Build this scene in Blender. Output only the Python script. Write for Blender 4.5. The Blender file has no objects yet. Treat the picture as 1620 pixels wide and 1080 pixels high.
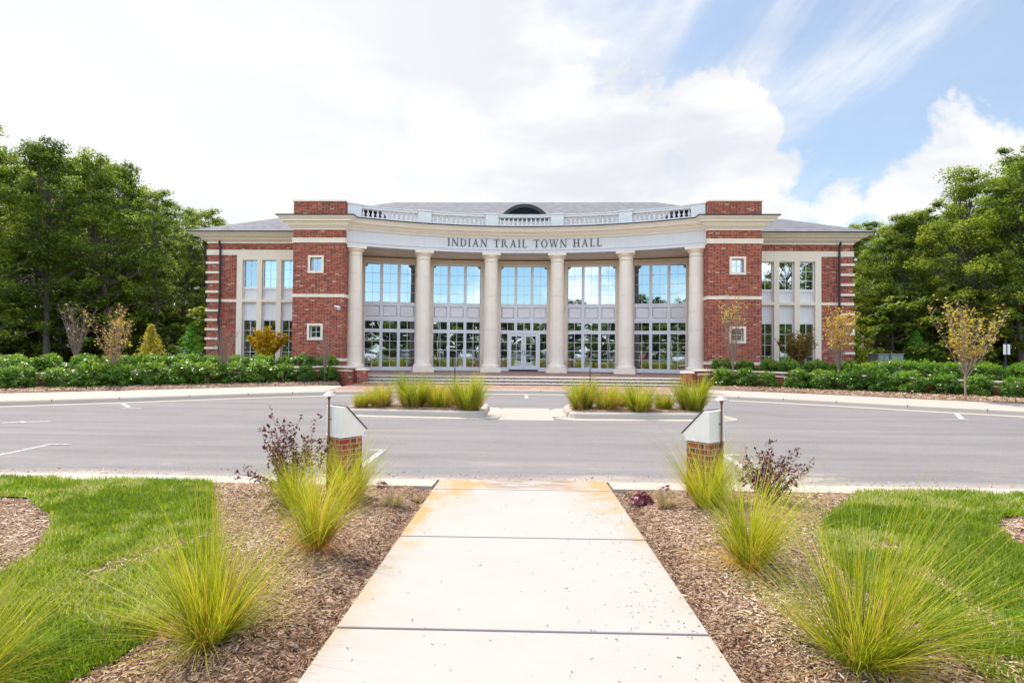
import bpy, math, random
import numpy as np
from mathutils import Vector, Matrix
from math import sin, cos, pi, radians, sqrt, atan2

scene = bpy.context.scene
COL = scene.collection

# ------------------------------------------------------------------ camera
def cam_axes(yaw, pitch, roll):
    w = Vector((-sin(yaw)*cos(pitch), cos(yaw)*cos(pitch), sin(pitch)))
    r0 = w.cross(Vector((0, 0, 1))).normalized()
    u0 = r0.cross(w)
    return r0*cos(roll)+u0*sin(roll), -r0*sin(roll)+u0*cos(roll), w
cam_data = bpy.data.cameras.new('camera')
cam_data.lens = 20.0
cam_data.sensor_width = 36.0
cam_data.shift_x = 0.0071
cam_data.clip_end = 3000
cam = bpy.data.objects.new('camera', cam_data)
COL.objects.link(cam)
r_, u_, w_ = cam_axes(radians(1.9), radians(1.0), radians(.49))
cam.matrix_world = Matrix(((r_.x, u_.x, -w_.x, 0), (r_.y, u_.y, -w_.y, 0), (r_.z, u_.z, -w_.z, 1.7), (0, 0, 0, 1)))
scene.camera = cam

# ------------------------------------------------------------------ exposure, world, sun
scene.view_settings.view_transform = 'Standard'
scene.view_settings.look = 'None'
scene.view_settings.exposure = 0.9
scene.view_settings.gamma = 1.0

SUN = Vector((-0.42, 0.60, 1.25)).normalized()
SUN_EL = math.asin(SUN.z)
SUN_AZ = atan2(SUN.x, SUN.y)

class N:
    """tiny node-tree helper"""
    def __init__(s, tree):
        s.t = tree
    def new(s, typ, **kw):
        n = s.t.nodes.new(typ)
        for k, v in kw.items():
            setattr(n, k, v)
        return n
    def put(s, sock, v):
        if isinstance(v, bpy.types.NodeSocket):
            s.t.links.new(v, sock)
        elif v is not None:
            if sock.type == 'RGBA' and not hasattr(v, '__len__'):
                v = (v, v, v, 1)
            elif sock.type == 'RGBA' and len(v) == 3:
                v = (*v, 1)
            sock.default_value = v
    def m(s, op, a, b=None, c=None, clamp=False):
        n = s.new('ShaderNodeMath', operation=op, use_clamp=clamp)
        for i, v in enumerate((a, b, c)):
            if v is not None:
                s.put(n.inputs[i], v)
        return n.outputs[0]
    def vm(s, op, a, b=None):
        n = s.new('ShaderNodeVectorMath', operation=op)
        s.put(n.inputs[0], a)
        if b is not None:
            s.put(n.inputs[1], b)
        return n.outputs['Value'] if op in ('DOT_PRODUCT', 'LENGTH', 'DISTANCE') else n.outputs[0]
    def sep(s, v):
        n = s.new('ShaderNodeSeparateXYZ'); s.put(n.inputs[0], v); return n.outputs
    def comb(s, x, y, z):
        n = s.new('ShaderNodeCombineXYZ')
        for i, v in enumerate((x, y, z)):
            s.put(n.inputs[i], v)
        return n.outputs[0]
    def noise(s, vec, scale, detail=4, rough=.55, dist=0, out=0):
        n = s.new('ShaderNodeTexNoise')
        s.put(n.inputs['Vector'], vec)
        n.inputs['Scale'].default_value = scale
        n.inputs['Detail'].default_value = detail
        n.inputs['Roughness'].default_value = rough
        n.inputs['Distortion'].default_value = dist
        return n.outputs[out]
    def mix(s, f, a, b, blend='MIX'):
        n = s.new('ShaderNodeMix', data_type='RGBA', blend_type=blend, clamp_factor=True)
        s.put(n.inputs[0], f); s.put(n.inputs[6], a); s.put(n.inputs[7], b)
        return n.outputs[2]
    def step(s, v, lo, hi):
        n = s.new('ShaderNodeMapRange', interpolation_type='SMOOTHSTEP')
        s.put(n.inputs[0], v); n.inputs[1].default_value = lo; n.inputs[2].default_value = hi
        return n.outputs[0]
    def ramp(s, v, stops, const=False):
        n = s.new('ShaderNodeValToRGB')
        cr = n.color_ramp
        cr.interpolation = 'CONSTANT' if const else 'LINEAR'
        while len(cr.elements) > 1:
            cr.elements.remove(cr.elements[-1])
        cr.elements[0].position = stops[0][0]; cr.elements[0].color = (*stops[0][1], 1)
        for p, c in stops[1:]:
            e = cr.elements.new(p); e.color = (*c, 1)
        s.put(n.inputs[0], v)
        return n.outputs[0]
    def bump(s, h, strength=.3, dist=.02):
        n = s.new('ShaderNodeBump')
        n.inputs['Strength'].default_value = strength; n.inputs['Distance'].default_value = dist
        s.put(n.inputs['Height'], h)
        return n.outputs[0]

world = bpy.data.worlds.new('World')
scene.world = world
world.use_nodes = True
wt = world.node_tree; wt.nodes.clear(); n = N(wt)
sky = n.new('ShaderNodeTexSky', sky_type='NISHITA')
sky.sun_disc = False; sky.sun_elevation = SUN_EL; sky.sun_rotation = SUN_AZ
sky.air_density = 1.0; sky.dust_density = .8; sky.ozone_density = 1.2
d = n.new('ShaderNodeTexCoord').outputs['Generated']
dx, dy, dz = n.sep(d)
den = n.m('ADD', n.m('ABSOLUTE', dz), .12)
plane = n.comb(n.m('DIVIDE', dx, den), n.m('DIVIDE', dy, den), 0)        # a flat cloud deck seen from below
rot = n.new('ShaderNodeMapping'); rot.inputs['Rotation'].default_value = (0, 0, radians(-8)); rot.inputs['Scale'].default_value = (1.2, .26, 1)
wt.links.new(plane, rot.inputs[0])
wisp = n.noise(rot.outputs[0], 1.5, 9, .62, .9)
wisp2 = n.noise(plane, 2.0, 8, .6, .3)
front = n.step(dy, -.1, .25)
azim = n.m('DIVIDE', dx, n.m('MAXIMUM', dy, .05))
right = n.step(azim, -.30, .80)
# high thin cloud: solid on the left, opening to streaks on the right
veil = n.m('ADD', n.m('ADD', n.m('MULTIPLY', wisp, .70), n.m('MULTIPLY', wisp2, .30)), n.m('MULTIPLY', n.m('SUBTRACT', .60, right), .30))
veil = n.m('ADD', .20, n.m('MULTIPLY', n.step(veil, .36, .64), .80))
# cumulus: noise-eaten balls in given directions
puff = n.noise(d, 6.0, 10, .60, .25)
def ball(px, py, rad):
    v = Vector(((px-828)/900, 1, (556-py)/900)).normalized()
    return n.m('DIVIDE', n.m('SUBTRACT', rad+.02, n.vm('DISTANCE', d, tuple(v))), .12)
b = None
for px, py, rad in ((870, 190, .11), (850, 250, .12), (980, 240, .13), (1080, 215, .09), (1160, 215, .085), (1130, 270, .11), (1235, 285, .06), (870, 125, .035), (785, 60, .035), (1010, 300, .12), (1420, 310, .05), (1520, 265, .055), (1310, 310, .04)):
    k = ball(px, py, rad)
    b = k if b is None else n.m('MAXIMUM', b, k)
cum = n.step(n.m('ADD', b, n.m('MULTIPLY', n.m('SUBTRACT', puff, .5), 3.0)), -.02, .34)
# low haze bank of cloud near the horizon on the right
low = n.step(n.m('ADD', n.m('MULTIPLY', n.m('SUBTRACT', .19, dz), 3.0), n.m('MULTIPLY', n.m('SUBTRACT', wisp2, .5), 1.2)), -.06, .22)
frontcloud = n.m('MAXIMUM', n.m('MAXIMUM', veil, n.m('MULTIPLY', cum, front)), n.m('MULTIPLY', low, .68))
# behind the camera: blue sky with separate fair-weather clouds
bp_ = n.noise(n.vm('MULTIPLY', d, (1, 1, 2.1)), 4.2, 8, .52, .1)
backcloud = n.step(bp_, .47, .60)
cloud = n.m('ADD', n.m('MULTIPLY', frontcloud, front), n.m('MULTIPLY', backcloud, n.m('SUBTRACT', 1, front)))
shade = n.noise(n.vm('MULTIPLY', d, (1, 1, 2.6)), 3.3, 6, .55, .2)
gray = n.step(shade, .40, .68)
ccol = n.mix(gray, (.80, .825, .88), (1.06, 1.055, 1.05))
leftwhite = n.m('SUBTRACT', 1, n.step(azim, -.6, .25))
ccol = n.mix(n.m('MULTIPLY', n.m('MULTIPLY', leftwhite, front), .60), ccol, (1.06, 1.06, 1.06))
ccol10 = n.vm('SCALE', ccol); n.put(ccol10.node.inputs['Scale'], n.m('ADD', 5.5, n.m('MULTIPLY', n.m('SUBTRACT', 1, front), 14.0)))  # clouds behind the camera made far brighter to light the shaded facade
blue = n.vm('SCALE', n.vm('MULTIPLY', sky.outputs[0], n.mix(front, (.90, 1.0, 1.04), (1.0, 1.03, 1.0))))
n.put(blue.node.inputs['Scale'], n.m('ADD', 1.0, n.m('MULTIPLY', n.m('SUBTRACT', 1, front), 1.1)))  # blue behind the camera brightened too, as added light on the facade
final = n.mix(cloud, blue, ccol10)
bg = n.new('ShaderNodeBackground'); bg.inputs[1].default_value = .10
wt.links.new(final, bg.inputs[0])
wt.links.new(bg.outputs[0], n.new('ShaderNodeOutputWorld').inputs[0])

sun_data = bpy.data.lights.new('sun', 'SUN')
sun_data.energy = 3.2; sun_data.angle = radians(1.2); sun_data.color = (1, .935, .84)
sun = bpy.data.objects.new('sun', sun_data); COL.objects.link(sun)
sun.location = (-20, 20, 60)
sun.rotation_euler = (-SUN).to_track_quat('-Z', 'Y').to_euler()

# ------------------------------------------------------------------ materials
def mat_new(name):
    m = bpy.data.materials.new(name); m.use_nodes = True
    t = m.node_tree; t.nodes.clear()
    return m, N(t)
def finish(n, shader):
    n.t.links.new(shader, n.new('ShaderNodeOutputMaterial').inputs[0])
def principled(n, col, rough=.7, bump=None, metallic=0, spec=.4):
    p = n.new('ShaderNodeBsdfPrincipled')
    n.put(p.inputs['Base Color'], col); n.put(p.inputs['Roughness'], rough)
    p.inputs['Metallic'].default_value = metallic
    p.inputs['Specular IOR Level'].default_value = spec
    if bump is not None:
        n.put(p.inputs['Normal'], bump)
    return p.outputs[0]
def pos(n):
    return n.new('ShaderNodeNewGeometry').outputs['Position']
def simple(name, col, rough=.6, var=.12, scale=3.0, metallic=0, bumpy=.0, spec=.4, fine=60):
    m, n = mat_new(name); P = pos(n)
    v = n.noise(P, scale, 5, .6)
    f = n.noise(P, fine, 3, .6)
    k = n.m('ADD', n.m('MULTIPLY', n.m('SUBTRACT', v, .5), var*2), n.m('MULTIPLY', n.m('SUBTRACT', f, .5), var))
    if name in ('cast_stone', 'column_stone', 'cornice_paint', 'frieze_board', 'white_trim'):   # rain streaks
        k = n.m('ADD', k, n.m('MULTIPLY', n.m('SUBTRACT', n.noise(n.vm('MULTIPLY', P, (7, 7, .5)), 1.0, 5, .65), .52), .20))
    c = n.vm('SCALE', tuple(col)); n.put(c.node.inputs['Scale'], n.m('ADD', 1, k))
    finish(n, principled(n, c, rough, n.bump(f, bumpy, .01) if bumpy else None, metallic, spec))
    return m
def brick_mat(name, bw=.205, rh=.0755, mort=.011, cols=None, mortar=(.35, .25, .18)):
    m, n = mat_new(name)
    g = n.new('ShaderNodeNewGeometry')
    T = n.vm('NORMALIZE', n.vm('CROSS_PRODUCT', g.outputs['True Normal'], (0.0001, 0.0001, 1)))
    u = n.vm('DOT_PRODUCT', g.outputs['Position'], T)
    z = n.sep(g.outputs['Position'])[2]
    row = n.m('FLOOR', n.m('DIVIDE', z, rh))
    per = bw*1.5                                   # Flemish bond: stretcher and header in turn
    uu = n.m('ADD', n.m('DIVIDE', u, per), n.m('MULTIPLY', n.m('MODULO', n.m('ABSOLUTE', row), 2), .5))
    fl = n.m('FLOOR', uu); fr = n.m('SUBTRACT', uu, fl); hd = n.m('GREATER_THAN', fr, .6667)
    colu = n.m('ADD', n.m('MULTIPLY', fl, 2), hd)
    fu0 = n.m('MULTIPLY', n.m('MINIMUM', fr, n.m('ABSOLUTE', n.m('SUBTRACT', fr, .6667))), per)
    fu = n.m('MINIMUM', fu0, n.m('MULTIPLY', n.m('SUBTRACT', 1, fr), per))
    fz = n.m('SUBTRACT', z, n.m('MULTIPLY', row, rh))
    edge = n.m('MINIMUM', fu, n.m('MINIMUM', fz, n.m('SUBTRACT', rh, fz)))
    isb = n.step(edge, mort*.5-.002, mort*.5+.002)
    wn = n.new('ShaderNodeTexWhiteNoise', noise_dimensions='2D')
    n.put(wn.inputs['Vector'], n.comb(colu, row, 0))
    c = n.ramp(wn.outputs[0], cols or [(0, (.36, .060, .030)), (.20, (.43, .092, .045)), (.38, (.29, .045, .025)), (.52, (.43, .13, .080)), (.62, (.16, .036, .028)), (.74, (.36, .072, .042)), (.955, (.52, .29, .20))], True)
    dh = n.m('MULTIPLY', hd, n.m('GREATER_THAN', wn.outputs[0], .35))
    c = n.mix(n.m('MULTIPLY', dh, .8), c, (.070, .024, .022))
    v = n.noise(g.outputs['Position'], 35, 4, .65)
    c = n.mix(.35, c, n.vm('MULTIPLY', c, n.comb(n.m('MULTIPLY', v, 2), n.m('MULTIPLY', v, 2), n.m('MULTIPLY', v, 2))))
    big = n.noise(g.outputs['Position'], .6, 4, .6)
    c = n.mix(n.m('MULTIPLY', n.step(big, .5, .8), .12), c, (.5, .36, .30))
    c = n.mix(isb, mortar, c)
    finish(n, principled(n, c, .85, n.bump(isb, .4, .006), spec=.25))
    return m

M = {}
M['brick'] = brick_mat('red_brick')
M['pillar_brick'] = brick_mat('pillar_brick', .155, .062, .011, [(0, (.36, .060, .028)), (.3, (.27, .045, .026)), (.55, (.44, .10, .045)), (.75, (.20, .045, .035)), (.88, (.40, .12, .07))], (.42, .34, .27))
M['stone'] = simple('cast_stone', (.82, .69, .54), .8, .08, 1.2)
M['column'] = simple('column_stone', (.82, .69, .56), .8, .08, 1.5)
M['white'] = simple('white_trim', (.74, .71, .69), .55, .04, 1.0)
M['frieze'] = simple('frieze_board', (.66, .63, .62), .55, .04, 1.0)
M['cornice'] = simple('cornice_paint', (.88, .77, .64), .6, .06, 1.0)
M['panel'] = simple('window_panel', (.90, .86, .86), .5, .03, 1.0)
M['vinyl'] = simple('window_frame_paint', (.84, .83, .85), .4, .03, 1.0)
M['gutter'] = simple('gutter_dark', (.030, .020, .022), .4, .1)
M['dark'] = simple('dark_metal', (.020, .020, .028), .4, .1)
M['louver'] = simple('louver', (.018, .018, .024), .6, .1)
M['letter'] = simple('letter_metal', (.055, .055, .07), .45, .1)
M['room'] = simple('dark_room', (.03, .03, .03), .9, .1)
M['copper'] = simple('aged_copper', (.20, .12, .09), .45, .3, 20, .6)
M['lamphood'] = simple('lamp_hood', (.55, .45, .42), .4, .1, 20, .3)
M['whitecap'] = simple('painted_cap', (.86, .80, .72), .5, .06, 6)
M['lid'] = simple('lid_metal', (.10, .10, .09), .4, .1, 6)
M['bark'] = simple('tree_bark', (.105, .082, .062), .9, .35, 4, 0, .5)
M['twig'] = simple('twig_bark', (.26, .185, .145), .85, .25, 8)
M['soil'] = simple('forest_ground', (.10, .085, .05), .95, .4, .6)
M['carwhite'] = simple('car_paint_white', (.75, .75, .76), .25, .02, 1, 0, 0, .6)
M['cargrey'] = simple('car_paint_grey', (.20, .21, .23), .25, .02, 1, .3, 0, .6)
M['carred'] = simple('car_paint_red', (.32, .03, .03), .25, .02, 1, 0, 0, .6)
M['carglass'] = simple('car_glass', (.02, .025, .03), .08, .02, 1, 0, 0, .7)
M['tyre'] = simple('tyre_rubber', (.02, .02, .02), .8, .1)
M['rim'] = simple('wheel_rim', (.4, .4, .42), .35, .05, 1, .7)
M['lampglass'] = simple('headlamp', (.6, .6, .6), .1, .02)
M['utility'] = simple('utility_green', (.20, .25, .21), .5, .1)
M['signwhite'] = simple('sign_white', (.75, .75, .75), .5, .03)
M['flagred'] = simple('flag_red', (.5, .03, .03), .7, .05)
M['flagblue'] = simple('flag_blue', (.03, .08, .45), .7, .05)
M['pole'] = simple('pole_white', (.7, .7, .72), .35, .03)

def _joint_mask(n, v, period, w):
    f = n.m('FRACT', n.m('DIVIDE', v, period))
    e = n.m('MULTIPLY', n.m('MINIMUM', f, n.m('SUBTRACT', 1, f)), period)
    return n.m('SUBTRACT', 1, n.step(e, w*.4, w))

# concrete with optional rust stains along the walk's edges
def concrete_mat(name, base=(.60, .545, .475), stain=False):
    m, n = mat_new(name); P = pos(n)
    a = n.noise(P, 1.3, 6, .6); b2 = n.noise(P, 90, 3, .7); c3 = n.noise(n.vm('MULTIPLY', P, (2, 40, 1)), 1.0, 3, .6)
    k = n.m('ADD', n.m('ADD', n.m('MULTIPLY', n.m('SUBTRACT', a, .5), .16), n.m('MULTIPLY', n.m('SUBTRACT', b2, .5), .10)), n.m('MULTIPLY', n.m('SUBTRACT', c3, .5), .07))
    c = n.vm('SCALE', tuple(base)); n.put(c.node.inputs['Scale'], n.m('ADD', 1, k))
    if stain:
        x, y, z = n.sep(P)
        ax = n.m('ABSOLUTE', n.m('ADD', x, n.m('MULTIPLY', n.m('SUBTRACT', n.noise(P, 2.2, 4, .6), .5), .5)))
        e1 = n.step(ax, .78, 1.16)
        e2 = n.m('MULTIPLY', n.step(y, 5.0, 7.2), n.step(ax, .25, .95))
        e3 = n.m('MULTIPLY', n.step(ax, -.1, .75), n.step(n.m('ADD', y, n.m('MULTIPLY', n.m('SUBTRACT', n.noise(P, 3, 4, .6), .5), .5)), 6.75, 7.15))
        left = n.m('ADD', .55, n.m('MULTIPLY', n.step(x, .3, -.3), .45))
        far = n.m('ADD', .45, n.m('MULTIPLY', n.step(y, 3.5, 6.0), .55))
        st = n.m('MULTIPLY', n.m('MAXIMUM', n.m('MAXIMUM', n.m('MULTIPLY', n.m('MULTIPLY', e1, far), left), n.m('MULTIPLY', e2, .8)), n.m('MULTIPLY', e3, .75)), n.m('ADD', .15, n.m('MULTIPLY', n.step(n.noise(P, 3.4, 7, .68), .30, .66), 1.15)), clamp=True)
        c = n.mix(n.step(st, 0, .9), c, (.40, .26, .12))
        dk = n.m('MULTIPLY', n.step(n.noise(n.vm('MULTIPLY', P, (1, 3, 1)), 2.6, 5, .6), .36, .62), n.step(y, 6.95, 7.1))
        dk = n.m('MULTIPLY', dk, n.m('SUBTRACT', 1, n.step(n.m('ABSOLUTE', n.m('SUBTRACT', x, .1)), .35, .75)))
        c = n.mix(n.m('MULTIPLY', dk, .8), c, (.23, .145, .11))
    finish(n, principled(n, c, .85, n.bump(b2, .25, .004), spec=.2))
    return m
M['walk'] = concrete_mat('walk_concrete', (.385, .350, .318), True)
M['concrete'] = concrete_mat('kerb_concrete', (.42, .37, .31))
M['sidewalk'] = concrete_mat('sidewalk_concrete', (.40, .35, .30))
M['tread'] = concrete_mat('step_concrete', (.56, .51, .44))

def asphalt():
    m, n = mat_new('asphalt'); P = pos(n)
    ag = n.noise(P, 130, 3, .8); a = n.noise(P, .8, 6, .6)
    st = n.noise(n.vm('MULTIPLY', P, (.25, 2.6, 1)), 1.0, 6, .62)
    st2 = n.noise(n.vm('MULTIPLY', P, (.12, 1.1, 1)), 1.0, 4, .6)
    ag2 = n.noise(P, 34, 3, .7); ag3 = n.noise(P, 9, 4, .7)
    k = n.m('ADD', n.m('ADD', n.m('ADD', n.m('MULTIPLY', n.m('SUBTRACT', ag, .5), .9), n.m('ADD', n.m('MULTIPLY', n.m('SUBTRACT', ag2, .5), .55), n.m('MULTIPLY', n.m('SUBTRACT', ag3, .5), .30))), n.m('MULTIPLY', n.m('SUBTRACT', a, .5), .22)), n.m('ADD', n.m('MULTIPLY', n.m('SUBTRACT', st, .5), .50), n.m('MULTIPLY', n.m('SUBTRACT', st2, .5), .55)))
    c = n.vm('SCALE', (.200, .184, .180)); n.put(c.node.inputs['Scale'], n.m('ADD', 1, k))
    # pale washed sand patches near the kerb
    x, y, z = n.sep(P)
    sand = n.m('MULTIPLY', n.step(n.noise(n.vm('MULTIPLY', P, (.7, 2, 1)), .9, 6, .65), .52, .66), n.m('SUBTRACT', 1, n.step(y, 7.6, 9.2)))
    c = n.mix(n.m('MULTIPLY', sand, .65), c, (.42, .36, .29))
    edge = n.m('SUBTRACT', 1, n.step(n.m('ADD', y, n.m('MULTIPLY', n.m('SUBTRACT', a, .5), .5)), 7.5, 7.95))
    c = n.mix(n.m('MULTIPLY', edge, .5), c, (.42, .36, .30))
    specks = n.step(n.noise(P, 22, 2, .5), .73, .76)
    c = n.mix(n.m('MULTIPLY', specks, .5), c, (.4, .37, .34))
    oil = n.m('MULTIPLY', n.step(n.noise(P, 1.6, 4, .7), .66, .74), n.step(n.noise(P, 7, 3, .6), .4, .6))
    c = n.mix(n.m('MULTIPLY', oil, .30), c, (.08, .075, .075))
    finish(n, principled(n, c, .9, n.bump(ag, .5, .006), spec=.2))
    return m
M['asphalt'] = asphalt()
def worn_paint():
    m, n = mat_new('road_paint'); P = pos(n)
    w = n.step(n.m('ADD', n.m('MULTIPLY', n.noise(P, 14, 5, .7), .6), n.m('MULTIPLY', n.noise(P, 70, 3, .7), .4)), .40, .56)
    finish(n, principled(n, n.mix(w, (.22, .205, .20), (.50, .49, .48)), .8, spec=.2))
    return m
M['paint'] = worn_paint()

def mulch(name, k1=(.20, .115, .072), k2=(.42, .30, .215)):
    m, n = mat_new(name); P = pos(n)
    v = n.new('ShaderNodeTexVoronoi'); v.inputs['Scale'].default_value = 1.0
    rotn = n.noise(P, 9, 2, .5, out=1)
    n.put(v.inputs['Vector'], n.vm('ADD', n.vm('MULTIPLY', P, (36, 62, 40)), n.vm('MULTIPLY', rotn, (9, 9, 9))))
    r = n.sep(v.outputs['Color'])[0]
    c = n.ramp(r, [(0, (.09, .052, .036)), (.35, k1), (.7, k2), (1, (.50, .38, .29))])
    big = n.noise(P, 1.1, 5, .6)
    c = n.mix(n.step(big, .45, .75), c, n.vm('MULTIPLY', c, (.7, .62, .58)))
    finish(n, principled(n, c, .95, n.bump(v.outputs['Distance'], .8, .03), spec=.15))
    return m
M['mulch'] = mulch('bark_mulch')
def chips():
    m, n = mat_new('mulch_chips')
    a = n.new('ShaderNodeAttribute', attribute_name='tint').outputs['Fac']
    c = n.ramp(a, [(0, (.075, .038, .025)), (.3, (.215, .115, .065)), (.6, (.39, .245, .145)), (.85, (.54, .39, .26)), (1, (.62, .50, .41))])
    finish(n, principled(n, c, .9, spec=.15))
    return m
M['chips'] = chips()
def paver():
    return brick_mat('brick_paver', .2, .1, .006)
def paver_flat(name, cols, mortar, bw=.20, bh=.10):
    m, n = mat_new(name); P = pos(n); x, y, z = n.sep(P)
    row = n.m('FLOOR', n.m('DIVIDE', y, bh))
    uu = n.m('ADD', n.m('DIVIDE', x, bw), n.m('MULTIPLY', n.m('MODULO', n.m('ABSOLUTE', row), 2), .5))
    cu = n.m('FLOOR', uu); wn = n.new('ShaderNodeTexWhiteNoise', noise_dimensions='2D')
    n.put(wn.inputs['Vector'], n.comb(cu, row, 0))
    c = n.ramp(wn.outputs[0], cols, True)
    fu = n.m('FRACT', uu); fy = n.m('FRACT', n.m('DIVIDE', y, bh))
    e = n.m('MINIMUM', n.m('MULTIPLY', n.m('MINIMUM', fu, n.m('SUBTRACT', 1, fu)), bw), n.m('MULTIPLY', n.m('MINIMUM', fy, n.m('SUBTRACT', 1, fy)), bh))
    c = n.mix(n.step(e, .003, .006), mortar, c)
    finish(n, principled(n, c, .85, spec=.2))
    return m
M['paver'] = paver_flat('brick_paver', [(0, (.33, .19, .14)), (.3, (.27, .15, .11)), (.6, (.38, .24, .18)), (.85, (.24, .14, .11))], (.32, .26, .21))
M['riser'] = brick_mat('step_riser_brick', .2, .066, .008, [(0, (.26, .20, .18)), (.4, (.33, .26, .22)), (.7, (.22, .15, .13))], (.30, .27, .24))

def shingle():
    m, n = mat_new('roof_shingle'); P = pos(n); x, y, z = n.sep(P)
    row = n.m('FLOOR', n.m('DIVIDE', z, .055))
    col = n.m('FLOOR', n.m('ADD', n.m('DIVIDE', n.m('ADD', x, y), .28), n.m('MULTIPLY', row, .37)))
    wn = n.new('ShaderNodeTexWhiteNoise', noise_dimensions='2D'); n.put(wn.inputs['Vector'], n.comb(col, row, 0))
    k = n.m('ADD', n.m('MULTIPLY', wn.outputs[0], .45), n.m('MULTIPLY', n.noise(P, 50, 3, .7), .7))
    c = n.vm('SCALE', (.185, .18, .185)); n.put(c.node.inputs['Scale'], n.m('ADD', .35, k))
    f = n.m('FRACT', n.m('DIVIDE', z, .055))
    c = n.mix(n.m('MULTIPLY', n.m('SUBTRACT', 1, n.step(f, 0, .16)), .45), c, (.09, .09, .09))
    finish(n, principled(n, c, .9, spec=.2))
    return m
M['shingle'] = shingle()

def glass_mat():
    m, n = mat_new('window_glass'); P = pos(n)
    wob = n.noise(n.vm('MULTIPLY', P, (1, 1, .8)), .9, 2, .4)
    nb = n.bump(wob, .11, .04)
    gl = n.new('ShaderNodeBsdfGlossy'); gl.inputs['Color'].default_value = (.45, .525, .56, 1); gl.inputs['Roughness'].default_value = .004
    n.put(gl.inputs['Normal'], nb)
    dk = n.new('ShaderNodeBsdfDiffuse'); dk.inputs['Color'].default_value = (.035, .04, .045, 1)
    mx = n.new('ShaderNodeMixShader')
    lw = n.new('ShaderNodeFresnel'); lw.inputs[0].default_value = 2.6
    n.put(mx.inputs[0], n.m('ADD', .60, n.m('MULTIPLY', lw.outputs[0], .5), clamp=True))
    n.t.links.new(dk.outputs[0], mx.inputs[1]); n.t.links.new(gl.outputs[0], mx.inputs[2])
    finish(n, mx.outputs[0])
    return m
M['glass'] = glass_mat()

def leafmat(name, stops, trans=.4, rough=.5, spec=.35):
    m, n = mat_new(name)
    a = n.new('ShaderNodeAttribute', attribute_name='tint').outputs['Fac']
    oi = n.new('ShaderNodeObjectInfo').outputs['Random']
    t = n.m('ADD', a, n.m('MULTIPLY', n.m('SUBTRACT', oi, .5), .22), clamp=True)
    c = n.ramp(t, stops)
    p = principled(n, c, rough, spec=spec)
    tr = n.new('ShaderNodeBsdfTranslucent')
    n.put(tr.inputs['Color'], n.vm('MULTIPLY', c, (1.25, 1.35, .7)))
    mx = n.new('ShaderNodeMixShader'); mx.inputs[0].default_value = trans
    n.t.links.new(p, mx.inputs[1]); n.t.links.new(tr.outputs[0], mx.inputs[2])
    finish(n, mx.outputs[0])
    return m
M['leaf'] = leafmat('forest_leaf', [(0, (.050, .090, .010)), (.45, (.16, .220, .020)), (.8, (.36, .39, .035)), (1, (.50, .45, .05))], .45)
M['brightened_leaf'] = leafmat('brightened_leaf', [(0, (.14, .22, .03)), (.5, (.30, .42, .04)), (1, (.48, .50, .07))], .5)  # forest leaf with light put into its colour, so rear trees mirror brighter
M['leafyel'] = leafmat('yellow_green_leaf', [(0, (.11, .17, .02)), (.5, (.26, .33, .03)), (1, (.46, .43, .05))], .5)
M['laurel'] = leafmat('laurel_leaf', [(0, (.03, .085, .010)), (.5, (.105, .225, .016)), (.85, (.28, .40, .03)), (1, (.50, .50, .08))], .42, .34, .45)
M['gold'] = leafmat('gold_leaf', [(0, (.42, .34, .02)), (.5, (.80, .52, .03)), (1, (.80, .40, .03))], .45)
M['rust'] = leafmat('rust_leaf', [(0, (.13, .15, .02)), (.5, (.30, .20, .03)), (1, (.40, .13, .03))], .4)
M['autumn'] = leafmat('turning_leaf', [(0, (.22, .26, .03)), (.4, (.55, .46, .07)), (.75, (.72, .40, .08)), (1, (.62, .18, .06))], .4)
M['conifer'] = leafmat('conifer_leaf', [(0, (.06, .20, .02)), (.6, (.15, .38, .03)), (1, (.30, .48, .05))], .35)
M['confyel'] = leafmat('bronze_conifer_leaf', [(0, (.24, .28, .03)), (.5, (.55, .44, .04)), (1, (.62, .34, .04))], .4)
M['purple'] = leafmat('purple_leaf', [(0, (.06, .016, .020)), (.5, (.12, .026, .036)), (.85, (.22, .045, .05)), (1, (.25, .15, .15))], .25, .4, .4)
M['magenta'] = leafmat('burgundy_leaf', [(0, (.10, .012, .03)), (1, (.22, .03, .06))], .25, .4)
M['blade'] = leafmat('muhly_blade', [(0, (.12, .17, .010)), (.3, (.33, .37, .014)), (.6, (.58, .53, .035)), (.82, (.66, .50, .12)), (1, (.52, .22, .07))], .42, .45)
M['isleblade'] = leafmat('island_blade', [(0, (.13, .19, .012)), (.35, (.32, .35, .02)), (.6, (.52, .44, .06)), (1, (.56, .33, .13))], .5, .5)
M['straw'] = leafmat('straw_blade', [(0, (.30, .21, .13)), (1, (.58, .46, .32))], .4, .6)
M['lawnblade'] = leafmat('lawn_blade', [(0, (.07, .13, .005)), (.45, (.18, .255, .008)), (.75, (.31, .36, .02)), (.9, (.44, .42, .17)), (1, (.54, .47, .28))], .45, .5)
def lawn():
    m, n = mat_new('lawn_turf'); P = pos(n)
    a = n.noise(P, 1.2, 6, .6); b2 = n.noise(P, 45, 4, .7)
    c = n.ramp(n.m('ADD', n.m('MULTIPLY', a, .5), n.m('MULTIPLY', b2, .5)), [(.25, (.06, .11, .010)), (.5, (.11, .19, .015)), (.75, (.19, .26, .025))])
    finish(n, principled(n, c, .9, n.bump(b2, .8, .03), spec=.1))
    return m
M['lawn'] = lawn()

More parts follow.
